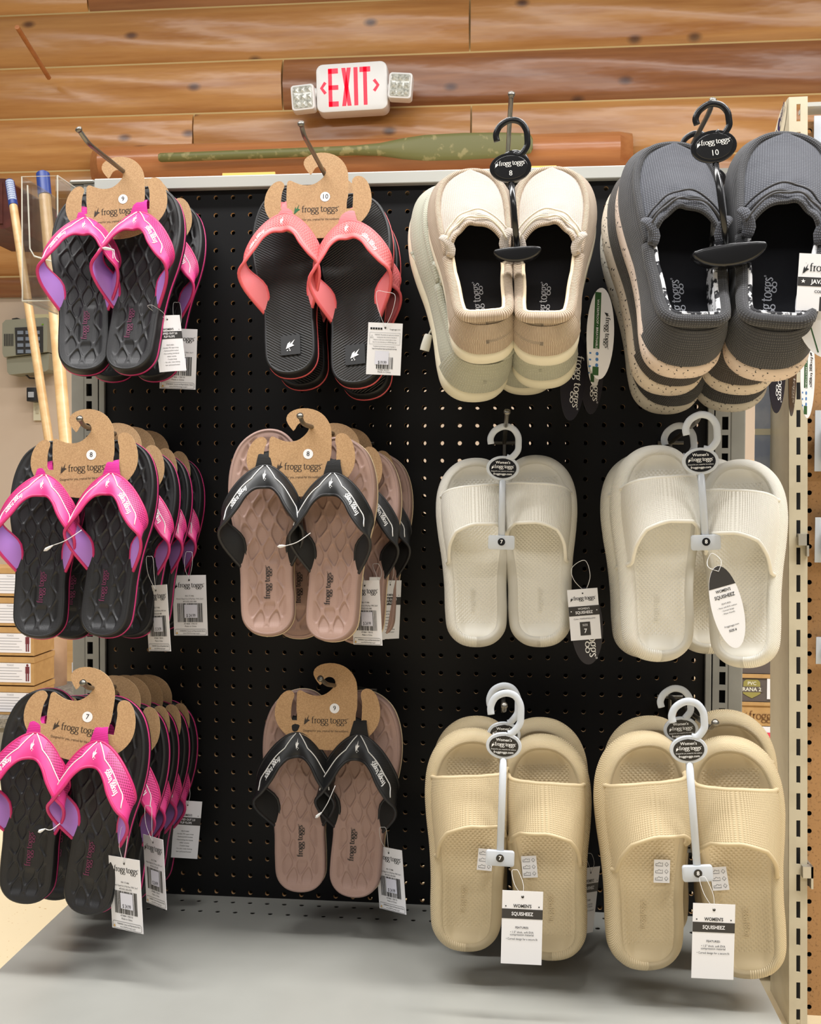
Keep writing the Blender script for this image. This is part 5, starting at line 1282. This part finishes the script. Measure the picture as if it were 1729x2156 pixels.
def plastic_hanger(label, A, O, D, Y, size, frosted=True, rx=0.0205, rz_=0.0155, crescent=0.0, flip=False):
    """A = hook crown (pixel of its inner top), O = oval centre, D = lower end; all at depth Y"""
    a, o, d = at(*A, Y), at(*O, Y), at(*D, Y)
    ax = (a - d).normalized(); x = Vector((1, 0, 0)); x = (x - ax * x.dot(ax)).normalized(); y = ax.cross(x)
    mw = Matrix.Translation(a) @ Matrix((x, y, ax)).transposed().to_4x4()
    inv = mw.inverted(); zo = (inv @ o).z; xo = (inv @ o).x; zd = (inv @ d).z
    t = thing('plastic_hanger', label, 'hanger', mw, 'plastic shoe hangers'); m = FROST if frosted else BLKP
    r = 0.0042 if frosted else 0.0036; s = -zo / 0.05
    hk = catmull([(-0.0165, -0.0185 * s), (-0.0172, -0.010 * s), (-0.012, -0.0005), (-0.001, 0.0048), (0.010, 0.0022), (0.0165, -0.007 * s), (0.0175, -0.018 * s), (0.0165, -0.027 * s), (0.009, -0.036 * s), (0.004 + xo, zo + rz_ * 0.9)], 40)
    MB().tube([(p[0], 0, p[1]) for p in hk], r, 10, up=(0, 1, 0), flat=0.55).build('hook', m, t, smooth=True)
    oval_ring(MB(), xo, zo, rx, rz_, -0.0018, 0.0018).build('oval_plate', m, t, ang=40)
    ol = oval_ring(MB(), xo, zo, rx * 0.84, rz_ * 0.82, -0.0022, -0.0017).build('oval_label', BLKOVAL, t, ang=40)
    pr = Print()
    if frosted:
        pr.text("Women's", xo, zo + rz_ * 0.46, rz_ * 0.30, bold=0.01); pr.wordmark(rz_ * 0.17, xo, zo + rz_ * 0.02, weight=1.2); pr.text('Designed for you, created for the outdoors.', xo, zo - rz_ * 0.24, rz_ * 0.13, sx=0.8); pr.text('froggtoggs.com', xo, zo - rz_ * 0.46, rz_ * 0.24, bold=0.01)
    else:
        pr.wordmark(rz_ * 0.195, xo, zo + rz_ * 0.14, weight=1.15); pr.text(size, xo, zo - rz_ * 0.42, rz_ * 0.5)
    obj('label_print', pr.me(-0.0025), WHITE_INK, ol)
    MB().tube([(xo, 0, zo - rz_ * 0.9), (xo * 0.5, 0, (zo + zd) / 2), (0, 0, zd)], 0.0042 if frosted else 0.0034, 8, up=(0, 1, 0), flat=0.5).build('stem', m, t, smooth=True)
    if crescent:
        c = crescent; pl = []
        for i in range(17):
            an = math.pi + math.pi * i / 16; pl.append((c * math.cos(an), zd - 0.004 + c * 0.52 * math.sin(an)))
        for i in range(1, 8):
            an = math.pi * i / 8; pl.append((c * math.cos(an), zd - 0.004 + c * 0.18 * math.sin(an) * 0.6))
        b = MB().prism(pl, -0.014, 0.006).build('spreader', m, t); md = b.modifiers.new('bevel', 'BEVEL'); md.width = 0.004; md.segments = 3; md.limit_method = 'ANGLE'; b.data.polygons.foreach_set('use_smooth', [True] * len(b.data.polygons))
    else:
        rounded_box(MB(), 0.0165, 0.0088, 0.003, -0.0035, 0.002, 0.001, 0, zd + 0.001).build('clip_plate', m, t, ang=40)
        dt = MB().disc((0, zd + 0.002), 0.0046, -0.0042, 24).build('size_dot', BLKOVAL, t, fix=False)
        obj('size_number', Print().text(size, 0, zd + 0.002, 0.0064, bold=0.02).me(-0.0045), WHITE_INK, dt)
    return t
plastic_hanger('frosted hanger of the single white slide pair', (1063, 906), (1059, 986), (1056, 1144), -0.185, '7')
plastic_hanger('frosted hanger of the front white pair, rightmost column', (1476, 882), (1475, 971), (1486, 1144), -0.275, '8')
plastic_hanger('frosted hanger of the rear white pair, rightmost column', (1428, 905), (1432, 985), (1446, 1144), -0.20, '8')
plastic_hanger('frosted hanger of the front beige pair, third column', (1066, 1468), (1061, 1570), (1053, 1808), -0.290, '7')
plastic_hanger('frosted hanger of the rear beige pair, third column', (1061, 1452), (1061, 1546), (1056, 1760), -0.215, '7')
plastic_hanger('frosted hanger of the front beige pair, rightmost column', (1447, 1486), (1450, 1578), (1469, 1840), -0.320, '8')
plastic_hanger('frosted hanger of the rear beige pair, rightmost column', (1420, 1458), (1434, 1536), (1450, 1780), -0.225, '8')
# ------------------------------------------------------------------ tags of the slides
squish_tag('white feature tag of the front beige slides, third column', tagmw(1101, 1876, -0.325, 2, 1.0, 0, 1.0), lp(1085, 1835, -0.31))
squish_tag('white feature tag of the front beige slides, rightmost column', tagmw(1504, 1903, -0.345, 2, 0.8, 0, 0.99), lp(1480, 1850, -0.33))
squish_tag('shaded feature tag behind the beige slides, third column', tagmw(1245, 1826, -0.14, 55, 12, 0, 1.0), lp(1240, 1800, -0.14))
BLKTAG = M('black_tag_card', S(26, 24, 34), 0.35)
def oval_tag(name, label, mw, w, h, loop, mat):
    t = thing(name, label, 'price tag', mw, 'hang tags on the footwear')
    oval_ring(MB(), 0, -h / 2, w / 2, h / 2, -0.0003, 0.0003, 40, 0.0001).build('card', mat, t)
    if loop:
        hole = Vector((0, -0.0008, -0.006)); inv = t.matrix_world.inverted(); a, b = inv @ loop[0], inv @ loop[1]
        pts = catmull([tuple(hole), tuple((hole + a) / 2 + Vector((-0.006, -0.002, 0))), tuple(a), tuple(b), tuple((hole + b) / 2 + Vector((0.006, -0.002, 0))), tuple(hole)], 30)
        MB().tube(pts, 0.00042, 5).build('loop', STRING, t, smooth=True)
    return t
t = oval_tag('swing_tag', 'black oval tag of the single white slides', tagmw(1232, 1236, -0.165, 0, -3), 0.040, 0.098, (at(1205, 1195, -0.17), at(1232, 1180, -0.17)), BLKTAG)
obj('wordmark_print', Print().wordmark(0.0075, 0.002, -0.056, -math.pi / 2, 1.0, False).me(-0.0006), WHITE_INK, t)
t = tag_base('size_tag', 'white size tag over the black oval tag of white slides', tagmw(1226, 1240, -0.17, 4, -5, 0, 1.0), 0.038, 0.064, None)
put(t, ('zb',), lambda p: p.rect(-0.019, 0.019, -0.0335, -0.0215), TAGG, 'band', -0.0004)
put(t, ('zs',), lambda p: p.rect(-0.0065, 0.0065, -0.0585, -0.0415), TAGG, 'size_box', -0.0004)
put(t, ('zp',), lambda p: (p.disc(0, -0.0055, 0.001), p.wordmark(0.0030, 0, -0.0135, weight=1.3), p.text('Color: MARSHMALLOW', 0, -0.0375, 0.0026)), BLACK_INK, 'tag_print')
put(t, ('zw',), lambda p: (p.text("WOMEN'S", 0, -0.0248, 0.0038, sx=0.85), p.text('SQUISHEEZ', 0, -0.0295, 0.0050, bold=0.02, sx=0.85), p.text('SIZE', 0, -0.0455, 0.0036), p.text('7', 0, -0.0530, 0.0075, bold=0.02), p.disc(-0.016, -0.0275, 0.0007), p.disc(0.016, -0.0275, 0.0007)), ST_WHITE, 'white_lettering', -0.0007)
t = oval_tag('swing_tag', 'white leaf-shaped tag on the right white slide', tagmw(1510, 1192, -0.315, 12, -15, 0, 1.0), 0.036, 0.094, (at(1490, 1180, -0.31), at(1500, 1165, -0.31)), TAGW)
put(t, ('ld',), lambda p: p.add(([(0.018 * math.sin(a) , -0.047 + 0.047 * math.cos(a)) for a in [(-1.05 + 2.1 * i / 12) for i in range(13)]], [list(range(13))])), TAGG, 'dark_crown', -0.0005)
put(t, ('lt',), lambda p: (p.text("WOMEN'S", 0, -0.028, 0.0045, bold=0.02, sx=0.85), p.text('SQUISHEEZ', 0, -0.0345, 0.0055, bold=0.02, sx=0.85), p.text('FEATURES:', 0, -0.0425, 0.0024), p.text('- Thick soft EVA cushion', 0, -0.0465, 0.0023), p.text('- Curved design', 0, -0.0500, 0.0023), p.text('- Water friendly', 0, -0.0535, 0.0023), p.text('froggtoggs.com', 0, -0.0680, 0.0028), p.text('SIZE 8', 0, -0.0735, 0.0034, bold=0.02)), BLACK_INK, 'tag_print', -0.0006)
# ------------------------------------------------------------------ slip-on moc shoes
LM = 0.28
def fabric(name, col, col2, freq=520, rough=0.85, cord=False, amt=0.6):
    k = NT(name); k.set(Roughness=rough); k.b.inputs['Sheen Weight'].default_value = 0.15; uv = k.coord('UV')
    if cord: h = waves(k, uv, 0, 430)
    else: h = k.math('MULTIPLY', waves(k, uv, 0, freq), waves(k, uv, 1, freq))
    n = k.noise(k.coord(), 90, 3); k.base(k.mix(k.math('MULTIPLY', n, 0.5), k.mix(h, col2, col), col2)); k.bump(h, amt, 0.0008)
    return k.m
def speckle(name, col, dot):
    k = NT(name); k.set(Roughness=0.65); c = k.coord(); f = k.ramp(k.noise(c, 330, 1), [(0.665, (0, 0, 0, 1)), (0.685, (1, 1, 1, 1))]); k.base(k.mix(f, col, dot)); k.bump(k.noise(k.mapping(c, (1, 5, 1)), 90, 3), 0.3, 0.001); return k.m
INSOLE = M('navy_black_insole', S(11, 12, 20), 0.9, bump=(700, 0.3, 0.0006))
k = NT('palm_print_lining'); k.set(Roughness=0.8); f = k.ramp(k.noise(k.coord(), 55, 3, 0.7), [(0.5, (0, 0, 0, 1)), (0.54, (1, 1, 1, 1))]); k.base(k.mix(f, S(222, 222, 224), S(20, 20, 26))); PALM = k.m
MOC = {
 'beige': dict(plug=fabric('oatmeal_canvas', S(208, 199, 190), S(184, 172, 160), 420), wall=fabric('beige_corduroy', S(214, 198, 178), S(160, 138, 116), cord=True, amt=0.9), sole=M('cream_foam', S(222, 216, 196), 0.7, bump=(60, 0.35, 0.003)), lin=M('cream_lining', S(226, 208, 178), 0.8), lace=M('cream_lace', S(226, 216, 196), 0.7)),
 'green': dict(plug=fabric('sage_suede', S(196, 198, 186), S(178, 180, 166), 300), wall=fabric('sage_suede_wall', S(182, 182, 166), S(162, 162, 146), 300), sole=M('ivory_foam', S(216, 210, 188), 0.7, bump=(60, 0.35, 0.003)), lin=M('sage_lining', S(190, 190, 176), 0.8), lace=M('sage_lace', S(200, 200, 186), 0.7)),
 'grey': dict(plug=fabric('slate_canvas', S(122, 124, 132), S(60, 62, 70), 420, amt=0.9), wall=fabric('charcoal_canvas', S(92, 92, 94), S(44, 44, 48), 420, amt=0.9), sole=speckle('speckled_blush_foam', S(206, 188, 174), S(40, 36, 34)), lin=PALM, lace=M('charcoal_lace', S(60, 60, 64), 0.6)),
 'brown': dict(plug=fabric('taupe_canvas', S(120, 112, 104), S(66, 58, 52), 420, amt=0.9), wall=fabric('dark_taupe_canvas', S(82, 74, 68), S(42, 36, 32), 420, amt=0.9), sole=speckle('speckled_cream_foam', S(204, 190, 174), S(40, 36, 34)), lin=PALM, lace=M('taupe_lace', S(80, 72, 66), 0.6)),
 'dark': dict(plug=fabric('ink_canvas', S(70, 74, 78), S(34, 36, 40), 420, amt=0.9), wall=fabric('dark_slate_canvas', S(58, 58, 60), S(28, 28, 31), 420, amt=0.9), sole=speckle('speckled_grey_foam', S(186, 180, 170), S(36, 34, 32)), lin=PALM, lace=M('ink_lace', S(40, 40, 44), 0.6))}
MO_OUT = catmull([(0.0, 0.0), (-0.075, 0.016), (-0.125, 0.07), (-0.140, 0.16), (-0.140, 0.30), (-0.152, 0.44), (-0.178, 0.58), (-0.192, 0.70), (-0.184, 0.82), (-0.148, 0.92), (-0.082, 0.98), (0.0, 1.0), (0.075, 0.985), (0.135, 0.935), (0.172, 0.85), (0.184, 0.74), (0.172, 0.60), (0.146, 0.45), (0.134, 0.30), (0.137, 0.16), (0.124, 0.07), (0.075, 0.016)], 110, True)
MO_OUT = [(x * 1.08, v) for x, v in MO_OUT]
HT = [(0.0, 0.078), (0.10, 0.076), (0.2, 0.068), (0.36, 0.064), (0.47, 0.068), (0.56, 0.070), (0.68, 0.066), (0.8, 0.060), (0.9, 0.054), (1.0, 0.049)]
INS = [(0.0, 0.026), (0.04, 0.022), (0.12, 0.011), (0.36, 0.0055), (0.5, 0.007), (0.65, 0.011), (0.8, 0.013), (1.0, 0.014)]
def mbend(v): return 0.05 * LM * max(0, v - 0.55) ** 2 * 2.2
def top_ring():
    n = len(MO_OUT); P_ = []
    base = [inset_ring(MO_OUT, d / 1000, LM) for d in range(0, 30)]
    for i, (x, v) in enumerate(MO_OUT):
        d = table(INS, v) * 1000; a = int(d); t = d - a; p, q = base[a][i], base[min(a + 1, 29)][i]; P_.append((lerp(p[0], q[0], t), lerp(p[1], q[1], t)))
    return P_
MTOP = top_ring(); mt_ex = extents(MTOP); _mv = [q[1] for q in MTOP]; MTV0, MTV1 = min(_mv), max(_mv)
def ht(v): return table(HT, v)
def m3_(x, v, h, sgn): return Vector((sgn * x * LM, -(h + mbend(v)), v * LM))
def vt_(s): return 0.43 + 0.135 * max(0.0, math.cos(math.pi * s / 2)) ** 0.8
def plug_pt(s, v, sgn, off=0.0):
    lo, hi = mt_ex(min(max(v, MTV0 + 1e-3), MTV1 - 1e-3)); x = lerp(lo, hi, (s + 1) / 2)
    dome = lerp(0.006, 0.017, 1 - sstep(0.58, 0.98, v)); h = ht(v) + dome * (1 - s * s)
    h += 0.009 * (1 - sstep(0, 0.10, v - vt_(s))) * (0.3 + 0.7 * abs(s)) + 0.0022 * math.sin(9 * s + 40 * v) * (1 - sstep(0, 0.16, v - vt_(s)))
    return m3_(x, v, h + off, sgn)
def moc_parts(sgn):
    d = {}; R = lambda x: inset_ring(MO_OUT, x, LM); n = len(MO_OUT)
    def ring_loft(rings, cap0=False, cap1=False):
        v = []; f = []; uv = []
        for ol, hf in rings:
            per = 0
            for i, (x, t) in enumerate(ol):
                h = hf(i) if callable(hf) else hf
                v.append(m3_(x, t, h, sgn)); per += math.hypot((x - ol[i - 1][0]) * LM, (t - ol[i - 1][1]) * LM) if i else 0; uv.append((per, h))
        for k_ in range(len(rings) - 1):
            for i in range(n): j = (i + 1) % n; q = [k_ * n + i, k_ * n + j, (k_ + 1) * n + j, (k_ + 1) * n + i]; f.append(q if sgn > 0 else q[::-1])
        if cap0: f.append(list(range(n)))
        if cap1: f.append([(len(rings) - 1) * n + i for i in range(n)])
        return v, f, uv
    ht_i = [ht(MTOP[i][1]) for i in range(n)]
    v, f, uv = ring_loft([(R(0.008), 0.0), (R(0.003), 0.0015), (R(0.0), 0.007), (R(-0.0012), 0.014), (R(-0.0006), 0.021), (R(0.002), 0.0255), (R(0.005), 0.0262)], True, True); d['sole'] = fixn(mesh('sole', v, f, uv))
    bl = [sstep(0.02, 0.22, q[1]) for q in MO_OUT]
    def RB(k_):
        a, b = R(0.0022), R(k_); return [(lerp(p[0], q[0], c), lerp(p[1], q[1], c)) for p, q, c in zip(a, b, bl)]
    W = lambda t, k_: [(lerp(a[0], b[0], t), lerp(a[1], b[1], t)) for a, b in zip(RB(k_), MTOP)]
    v, f, uv = ring_loft([(R(0.0030), 0.020), (W(0.05, -0.0020), lambda i: lerp(0.022, ht_i[i], 0.25)), (W(0.15, -0.0042), lambda i: lerp(0.022, ht_i[i], 0.5)), (W(0.5, -0.0035), lambda i: lerp(0.022, ht_i[i], 0.78)), (W(0.82, 0.0), lambda i: lerp(0.022, ht_i[i], 0.93)), (MTOP, lambda i: ht_i[i])]); d['wall'] = fixn(mesh('wall', v, f, uv))
    IN = [(lerp(a[0], b[0], 1), lerp(a[1], b[1], 1)) for a, b in zip(MTOP, MTOP)]; INo = offset2(MTOP, 0.004 / LM); INb = R(0.012)
    v, f, uv = ring_loft([(offset2(MTOP, 0.001 / LM), lambda i: ht_i[i] + 0.001), (INo, lambda i: ht_i[i] - 0.004), (INb, 0.030)]); d['lining'] = fixn(mesh('lining', v, f, uv))
    v, f, uv = ring_loft([(R(0.010), 0.030)], False, True); d['insole'] = fixn(mesh('insole', v, f, uv, False))
    # vamp plug and its underside
    ns, nr = 30, 26; v = []; w2 = []; f = []; uv = []
    for i in range(nr + 1):
        for j in range(ns + 1):
            s = -1 + 2 * j / ns; r = i / nr; vv = lerp(vt_(s), MTV1 - 0.002, r); p = plug_pt(s, vv, sgn); v.append(p); w2.append(plug_pt(s * 0.98, vv, sgn, -0.003)); uv.append((p.x, p.z))
    for i in range(nr):
        for j in range(ns): a = i * (ns + 1) + j; q = [a, a + 1, a + ns + 2, a + ns + 1]; f.append(q if sgn > 0 else q[::-1])
    d['plug'] = mesh('vamp', v, f, uv); d['under'] = mesh('vamp_lining', w2, [q[::-1] for q in f], uv)
    d['edge'] = MB().tube([(v[j] + w2[j]) / 2 for j in range(ns + 1)], 0.0026, 8).me('edge', True)
    idx = [i for i in range(n)]
    front = [i for i in range(n) if MTOP[i][1] > 0.43]; front.sort(key=lambda i: (i))
    fr = [m3_(*MTOP[i], ht_i[i] + 0.0015, sgn) for i in front]; d['piping'] = MB().tube(fr, 0.0042, 8).me('piping', True)
    rear = [i for i in range(front[-1], n)] + [i for i in range(0, front[0] + 1)]
    d['collar'] = MB().tube([m3_(*MTOP[i], ht_i[i] + 0.001, sgn) for i in rear], [0.0066] * len(rear), 10).me('collar', True)
    BI = offset2(MTOP, 0.0062 / LM); d['bind'] = MB().tube([m3_(*BI[i], ht_i[i] + 0.0030, sgn) for i in rear], 0.0028, 8).me('collar_lining', True)
    # heel counter patch, slightly proud of the wall
    hc = [i for i in rear if MTOP[i][1] < 0.16]; vv = []; ff = []; u2 = []; O = RB(-0.0046)
    for a, i in enumerate(hc):
        for b, t in enumerate((0.12, 0.4, 0.7, 0.9)):
            base = (lerp(O[i][0], MTOP[i][0], t ** 2.4 * 0.9), lerp(O[i][1], MTOP[i][1], t ** 2.4 * 0.9)); q = m3_(base[0], base[1], lerp(0.022, ht_i[i], t), sgn); out_ = Vector((q.x, 0, q.z - 0.12 * LM)).normalized(); vv.append(q + out_ * 0.0006); u2.append((a * 0.0045, t * 0.05))
    for a in range(len(hc) - 1):
        for b in range(3): q = a * 4 + b; ff.append([q, q + 1, q + 5, q + 4])
    d['counter'] = fixn(mesh('counter', vv, ff, u2))
    # lace ears on both sides of the opening, and the laces
    for nm, sd in (('ear_a', -1), ('ear_b', 1)):
        c = plug_pt(sd * 0.90, 0.47, sgn, 0.002); e = []; 
        mb = MB(); pts = [c + Vector((0, 0.006, -0.012)), c + Vector((-0.002 * sd * sgn, 0.0, -0.002)), c + Vector((0.004 * sd * sgn, -0.006, 0.008)), c + Vector((0.010 * sd * sgn, -0.003, 0.014))]
        mb.tube(catmull([tuple(p) for p in pts], 8), [0.005, 0.0062, 0.0064, 0.0062, 0.006, 0.0056, 0.0048, 0.0036], 10, flat=0.38, up=(0, 1, 0)); d[nm] = mb.me('ear', True)
    lc = MB()
    for v0, off, a in ((0.60, 0.004, 0.0), (0.635, 0.006, 0.3), (0.57, 0.009, -0.3)):
        pts = [tuple(plug_pt(s, max(vt_(s) + 0.012, v0 - 0.10 * s * s + a * 0.03 * s), sgn, off)) for s in [-0.96 + 1.92 * i / 12 for i in range(13)]]
        lc.tube(catmull(pts, 30), 0.00125, 6)
    d['lace'] = lc.me('lace', True)
    pr = Print(); pr.wordmark(0.0068, 0, 0, math.pi / 2, 1.1, False); d['ins_txt'] = pr.me(0, 'insole_lettering', lambda a, b: Vector((a, -0.0308, b + 0.078)))
    return d
MOP = {s: moc_parts(s) for s in (1, -1)}
SEAMST = M('stitch_thread', S(120, 116, 108), 0.7)
def moc(kind, left, mw, label):
    sgn = 1 if left else -1; d = MOP[sgn]; m = MOC[kind]
    t = thing('slip_on_shoe', label, 'shoe', mw, 'slip-on shoes hung on the peg hooks')
    obj('sole', d['sole'], m['sole'], t); w_ = obj('upper_wall', d['wall'], m['wall'], t); obj('lining', d['lining'], m['lin'], w_)
    ins = obj('insole', d['insole'], INSOLE, t); obj('insole_lettering', d['ins_txt'], M_INS, ins)
    v = obj('vamp', d['plug'], m['plug'], t); obj('vamp_lining', d['under'], INSOLE, v); obj('vamp_edge', d['edge'], m['wall'], v)
    obj('piping', d['piping'], m['wall'], t); obj('collar', d['collar'], m['wall'], t); obj('collar_lining', d['bind'], m['lin'], t); obj('heel_counter', d['counter'], m['wall'], t)
    obj('lace_ear', d['ear_a'], m['plug'], t); obj('lace_ear', d['ear_b'], m['plug'], t); obj('laces', d['lace'], m['lace'], t)
    return t
M_INS = M('pale_insole_print', S(190, 192, 200), 0.6)
def place_moc(kind, left, toe, heel, Yt, Yh, spin, label):
    mw = frame(at(*toe, Yt), at(*heel, Yh), 1.0, 0.0, LM, math.radians(spin)); return moc(kind, left, mw, label)
place_moc('green', True, (958, 438), (1010, 843), -0.02, -0.095, 12, 'left sage-grey slip-on shoe of rearmost pair, third column')
place_moc('green', False, (1120, 442), (1106, 836), -0.02, -0.095, -4, 'right sage-grey slip-on shoe of rearmost pair, third column')
place_moc('green', True, (938, 430), (1000, 852), -0.085, -0.175, 14, 'left sage-grey slip-on shoe of second pair, third column')
place_moc('green', False, (1152, 434), (1145, 824), -0.085, -0.175, -4, 'right sage-grey slip-on shoe of second pair, third column')
place_moc('beige', True, (984, 404), (1022, 772), -0.165, -0.265, 3, 'left beige corduroy slip-on shoe of the front pair')
place_moc('beige', False, (1166, 399), (1146, 776), -0.165, -0.265, -3, 'right beige corduroy slip-on shoe of the front pair')
place_moc('dark', True, (1340, 435), (1398, 877), -0.02, -0.105, 14, 'left dark slate slip-on shoe of rearmost pair, rightmost column')
place_moc('dark', False, (1552, 420), (1530, 872), -0.02, -0.105, -4, 'right dark slate slip-on shoe of rearmost pair, rightmost column')
place_moc('brown', True, (1345, 402), (1402, 839), -0.09, -0.190, 14, 'left dark taupe slip-on shoe of second pair, rightmost column')
place_moc('brown', False, (1590, 396), (1545, 837), -0.09, -0.190, -4, 'right dark taupe slip-on shoe of second pair, rightmost column')
place_moc('grey', True, (1390, 360), (1432, 804), -0.17, -0.290, 5, 'left slate grey slip-on shoe of the front pair')
place_moc('grey', False, (1638, 342), (1602, 810), -0.17, -0.290, -3, 'right slate grey slip-on shoe of the front pair')
plastic_hanger('black plastic hanger of the front beige shoes', (1076, 262), (1075, 353), (1089, 522), -0.300, '8', False, 0.0235, 0.0165, 0.027)
plastic_hanger('black plastic hanger of the second pair behind beige shoes', (1082, 330), (1080, 420), (1085, 560), -0.175, '9', False, 0.022, 0.0155, 0.02)
plastic_hanger('black plastic hanger of the front grey shoes', (1497, 228), (1503, 309), (1531, 518), -0.325, '10', False, 0.0245, 0.0175, 0.040)
plastic_hanger('black plastic hanger of the second pair behind grey shoes', (1462, 290), (1490, 380), (1500, 540), -0.185, '9', False, 0.022, 0.0155, 0.02)
# ------------------------------------------------------------------ tags of the shoes
GRN = M('forest_green_print', S(44, 84, 44), 0.5); BLU = M('blue_print', S(70, 120, 180), 0.5)
def moc_tag(label, mw, dark=False, loop=None):
    w, h = 0.040, 0.112; t = oval_tag('swing_tag', label, mw, w, h, loop, BLKTAG if dark else TAGW)
    if dark: put(t, ('mdk',), lambda p: p.wordmark(0.0075, 0.002, -0.062, -math.pi / 2, 1.0, False), WHITE_INK, 'wordmark_print', -0.0006); return t
    put(t, ('mg',), lambda p: (p.rect(-0.010, -0.001, -0.075, -0.006), p.rect(-0.010, -0.001, -0.1075, -0.097)), GRN, 'green_stripe', -0.0005)
    put(t, ('mw',), lambda p: p.text('WATERPROOF \u2022 BREATHABLE', -0.0055, -0.045, 0.0045, rot=-math.pi / 2), ST_WHITE, 'stripe_lettering', -0.0007)
    put(t, ('mk',), lambda p: p.wordmark(0.0042, 0.007, -0.052, -math.pi / 2, 1.2, True), BLACK_INK, 'wordmark_print', -0.0006)
    put(t, ('mb',), lambda p: [p.rect(-0.0155, -0.0125, -0.082 - 0.008 * i, -0.080 - 0.008 * i) for i in range(3)] + [p.disc(-0.004, -0.081 - 0.007 * i, 0.0022) for i in range(3)], BLU, 'blue_symbols', -0.0006)
    return t
moc_tag('black oval tag low behind the beige shoes', tagmw(1216, 702, -0.14, 35, 6), True)
moc_tag('black oval tag beside the white oval tags', tagmw(1252, 690, -0.12, 40, 3), True)
moc_tag('rear white oval tag with green stripe beside beige shoes', tagmw(1256, 625, -0.16, 55, 2))
moc_tag('front white oval tag with green stripe beside beige shoes', tagmw(1268, 606, -0.19, 30, 2))
moc_tag('slim dark oval tag below the right grey shoe', tagmw(1672, 690, -0.13, 62, 4), True)
moc_tag('slim white oval tag below the right grey shoe', tagmw(1702, 690, -0.15, 50, 0))
moc_tag('lowest dark oval tag below the right grey shoe', tagmw(1640, 690, -0.08, 45, 2), True)
t = oval_tag('swing_tag', 'large white oval tag at the right picture edge', tagmw(1736, 556, -0.345, 6, -6, 0, 0.93), 0.076, 0.108, None, TAGW)
put(t, ('og',), lambda p: p.line([(-0.022 + 0.0002 * i, -0.070 - 0.0010 * i + 0.0) for i in range(0, 30)], 0.0008), GRN, 'green_edge', -0.0006)
t = tag_base('size_tag', 'white card with dark band at the right picture edge', tagmw(1752, 536, -0.355, 3, 3, 0, 0.93), 0.072, 0.064, None)
put(t, ('jb',), lambda p: p.rect(-0.036, 0.036, -0.0365, -0.0265), TAGG, 'band', -0.0004)
put(t, ('js',), lambda p: p.rect(-0.0105, 0.0105, -0.064, -0.048), TAGG, 'size_box', -0.0004)
put(t, ('jp',), lambda p: (p.wordmark(0.0056, -0.031, -0.0195, align=None, weight=1.1), p.text('COLOR: GREY', -0.017, -0.0425, 0.0042, 'LEFT', bold=0.02)), BLACK_INK, 'tag_print')
put(t, ('jw',), lambda p: (p.text('JAVA', -0.021, -0.0315, 0.0066, 'LEFT', bold=0.03), p.text('\u2605', -0.030, -0.0315, 0.006), p.text("MEN'S", 0, -0.0525, 0.0046, bold=0.02), p.text('10', 0, -0.0590, 0.0070, bold=0.02)), ST_WHITE, 'white_lettering', -0.0007)
tb = at(884, 536, -0.165); tm = Matrix.Translation(tb) @ Matrix.Rotation(math.radians(-32), 4, 'Y') @ Matrix.Rotation(math.radians(25), 4, 'Z')
t = thing('woven_tab', 'pale woven tab sewn on the sage-grey shoe side', 'label tab', tm)
MB().box(-0.011, 0.011, -0.0016, 0.0, -0.0075, 0.0075).build('ribbon', M('pale_ribbon', S(206, 206, 194), 0.8), t); MB().box(-0.011, 0.011, -0.0022, -0.0016, 0.0045, 0.0075).build('stitched_fold', M('ribbon_fold', S(180, 180, 168), 0.8), t)
# lace lock dangling from the second beige-column shoe, and its side tab
q = at(898, 722, -0.17); t = thing('lace_lock', 'pale lace lock dangling left of the beige shoes', 'lace lock', Matrix.Translation(q) @ Matrix.Rotation(math.radians(14), 4, 'Y'))
MB().tube([(0, 0, -0.010), (0, 0, -0.004), (0, 0, 0.009), (0, 0, 0.011)], [0.006, 0.0062, 0.0052, 0.004], 12, flat=0.6, up=(0, 1, 0)).build('toggle', M('pale_toggle', S(190, 188, 176), 0.5), t, ang=50)
MB().tube([(0, 0, 0.010), (0.003, 0.006, 0.024), (0.006, 0.02, 0.044)], 0.0012, 6).build('cord', M('pale_cord', S(190, 188, 178), 0.7), t, smooth=True)
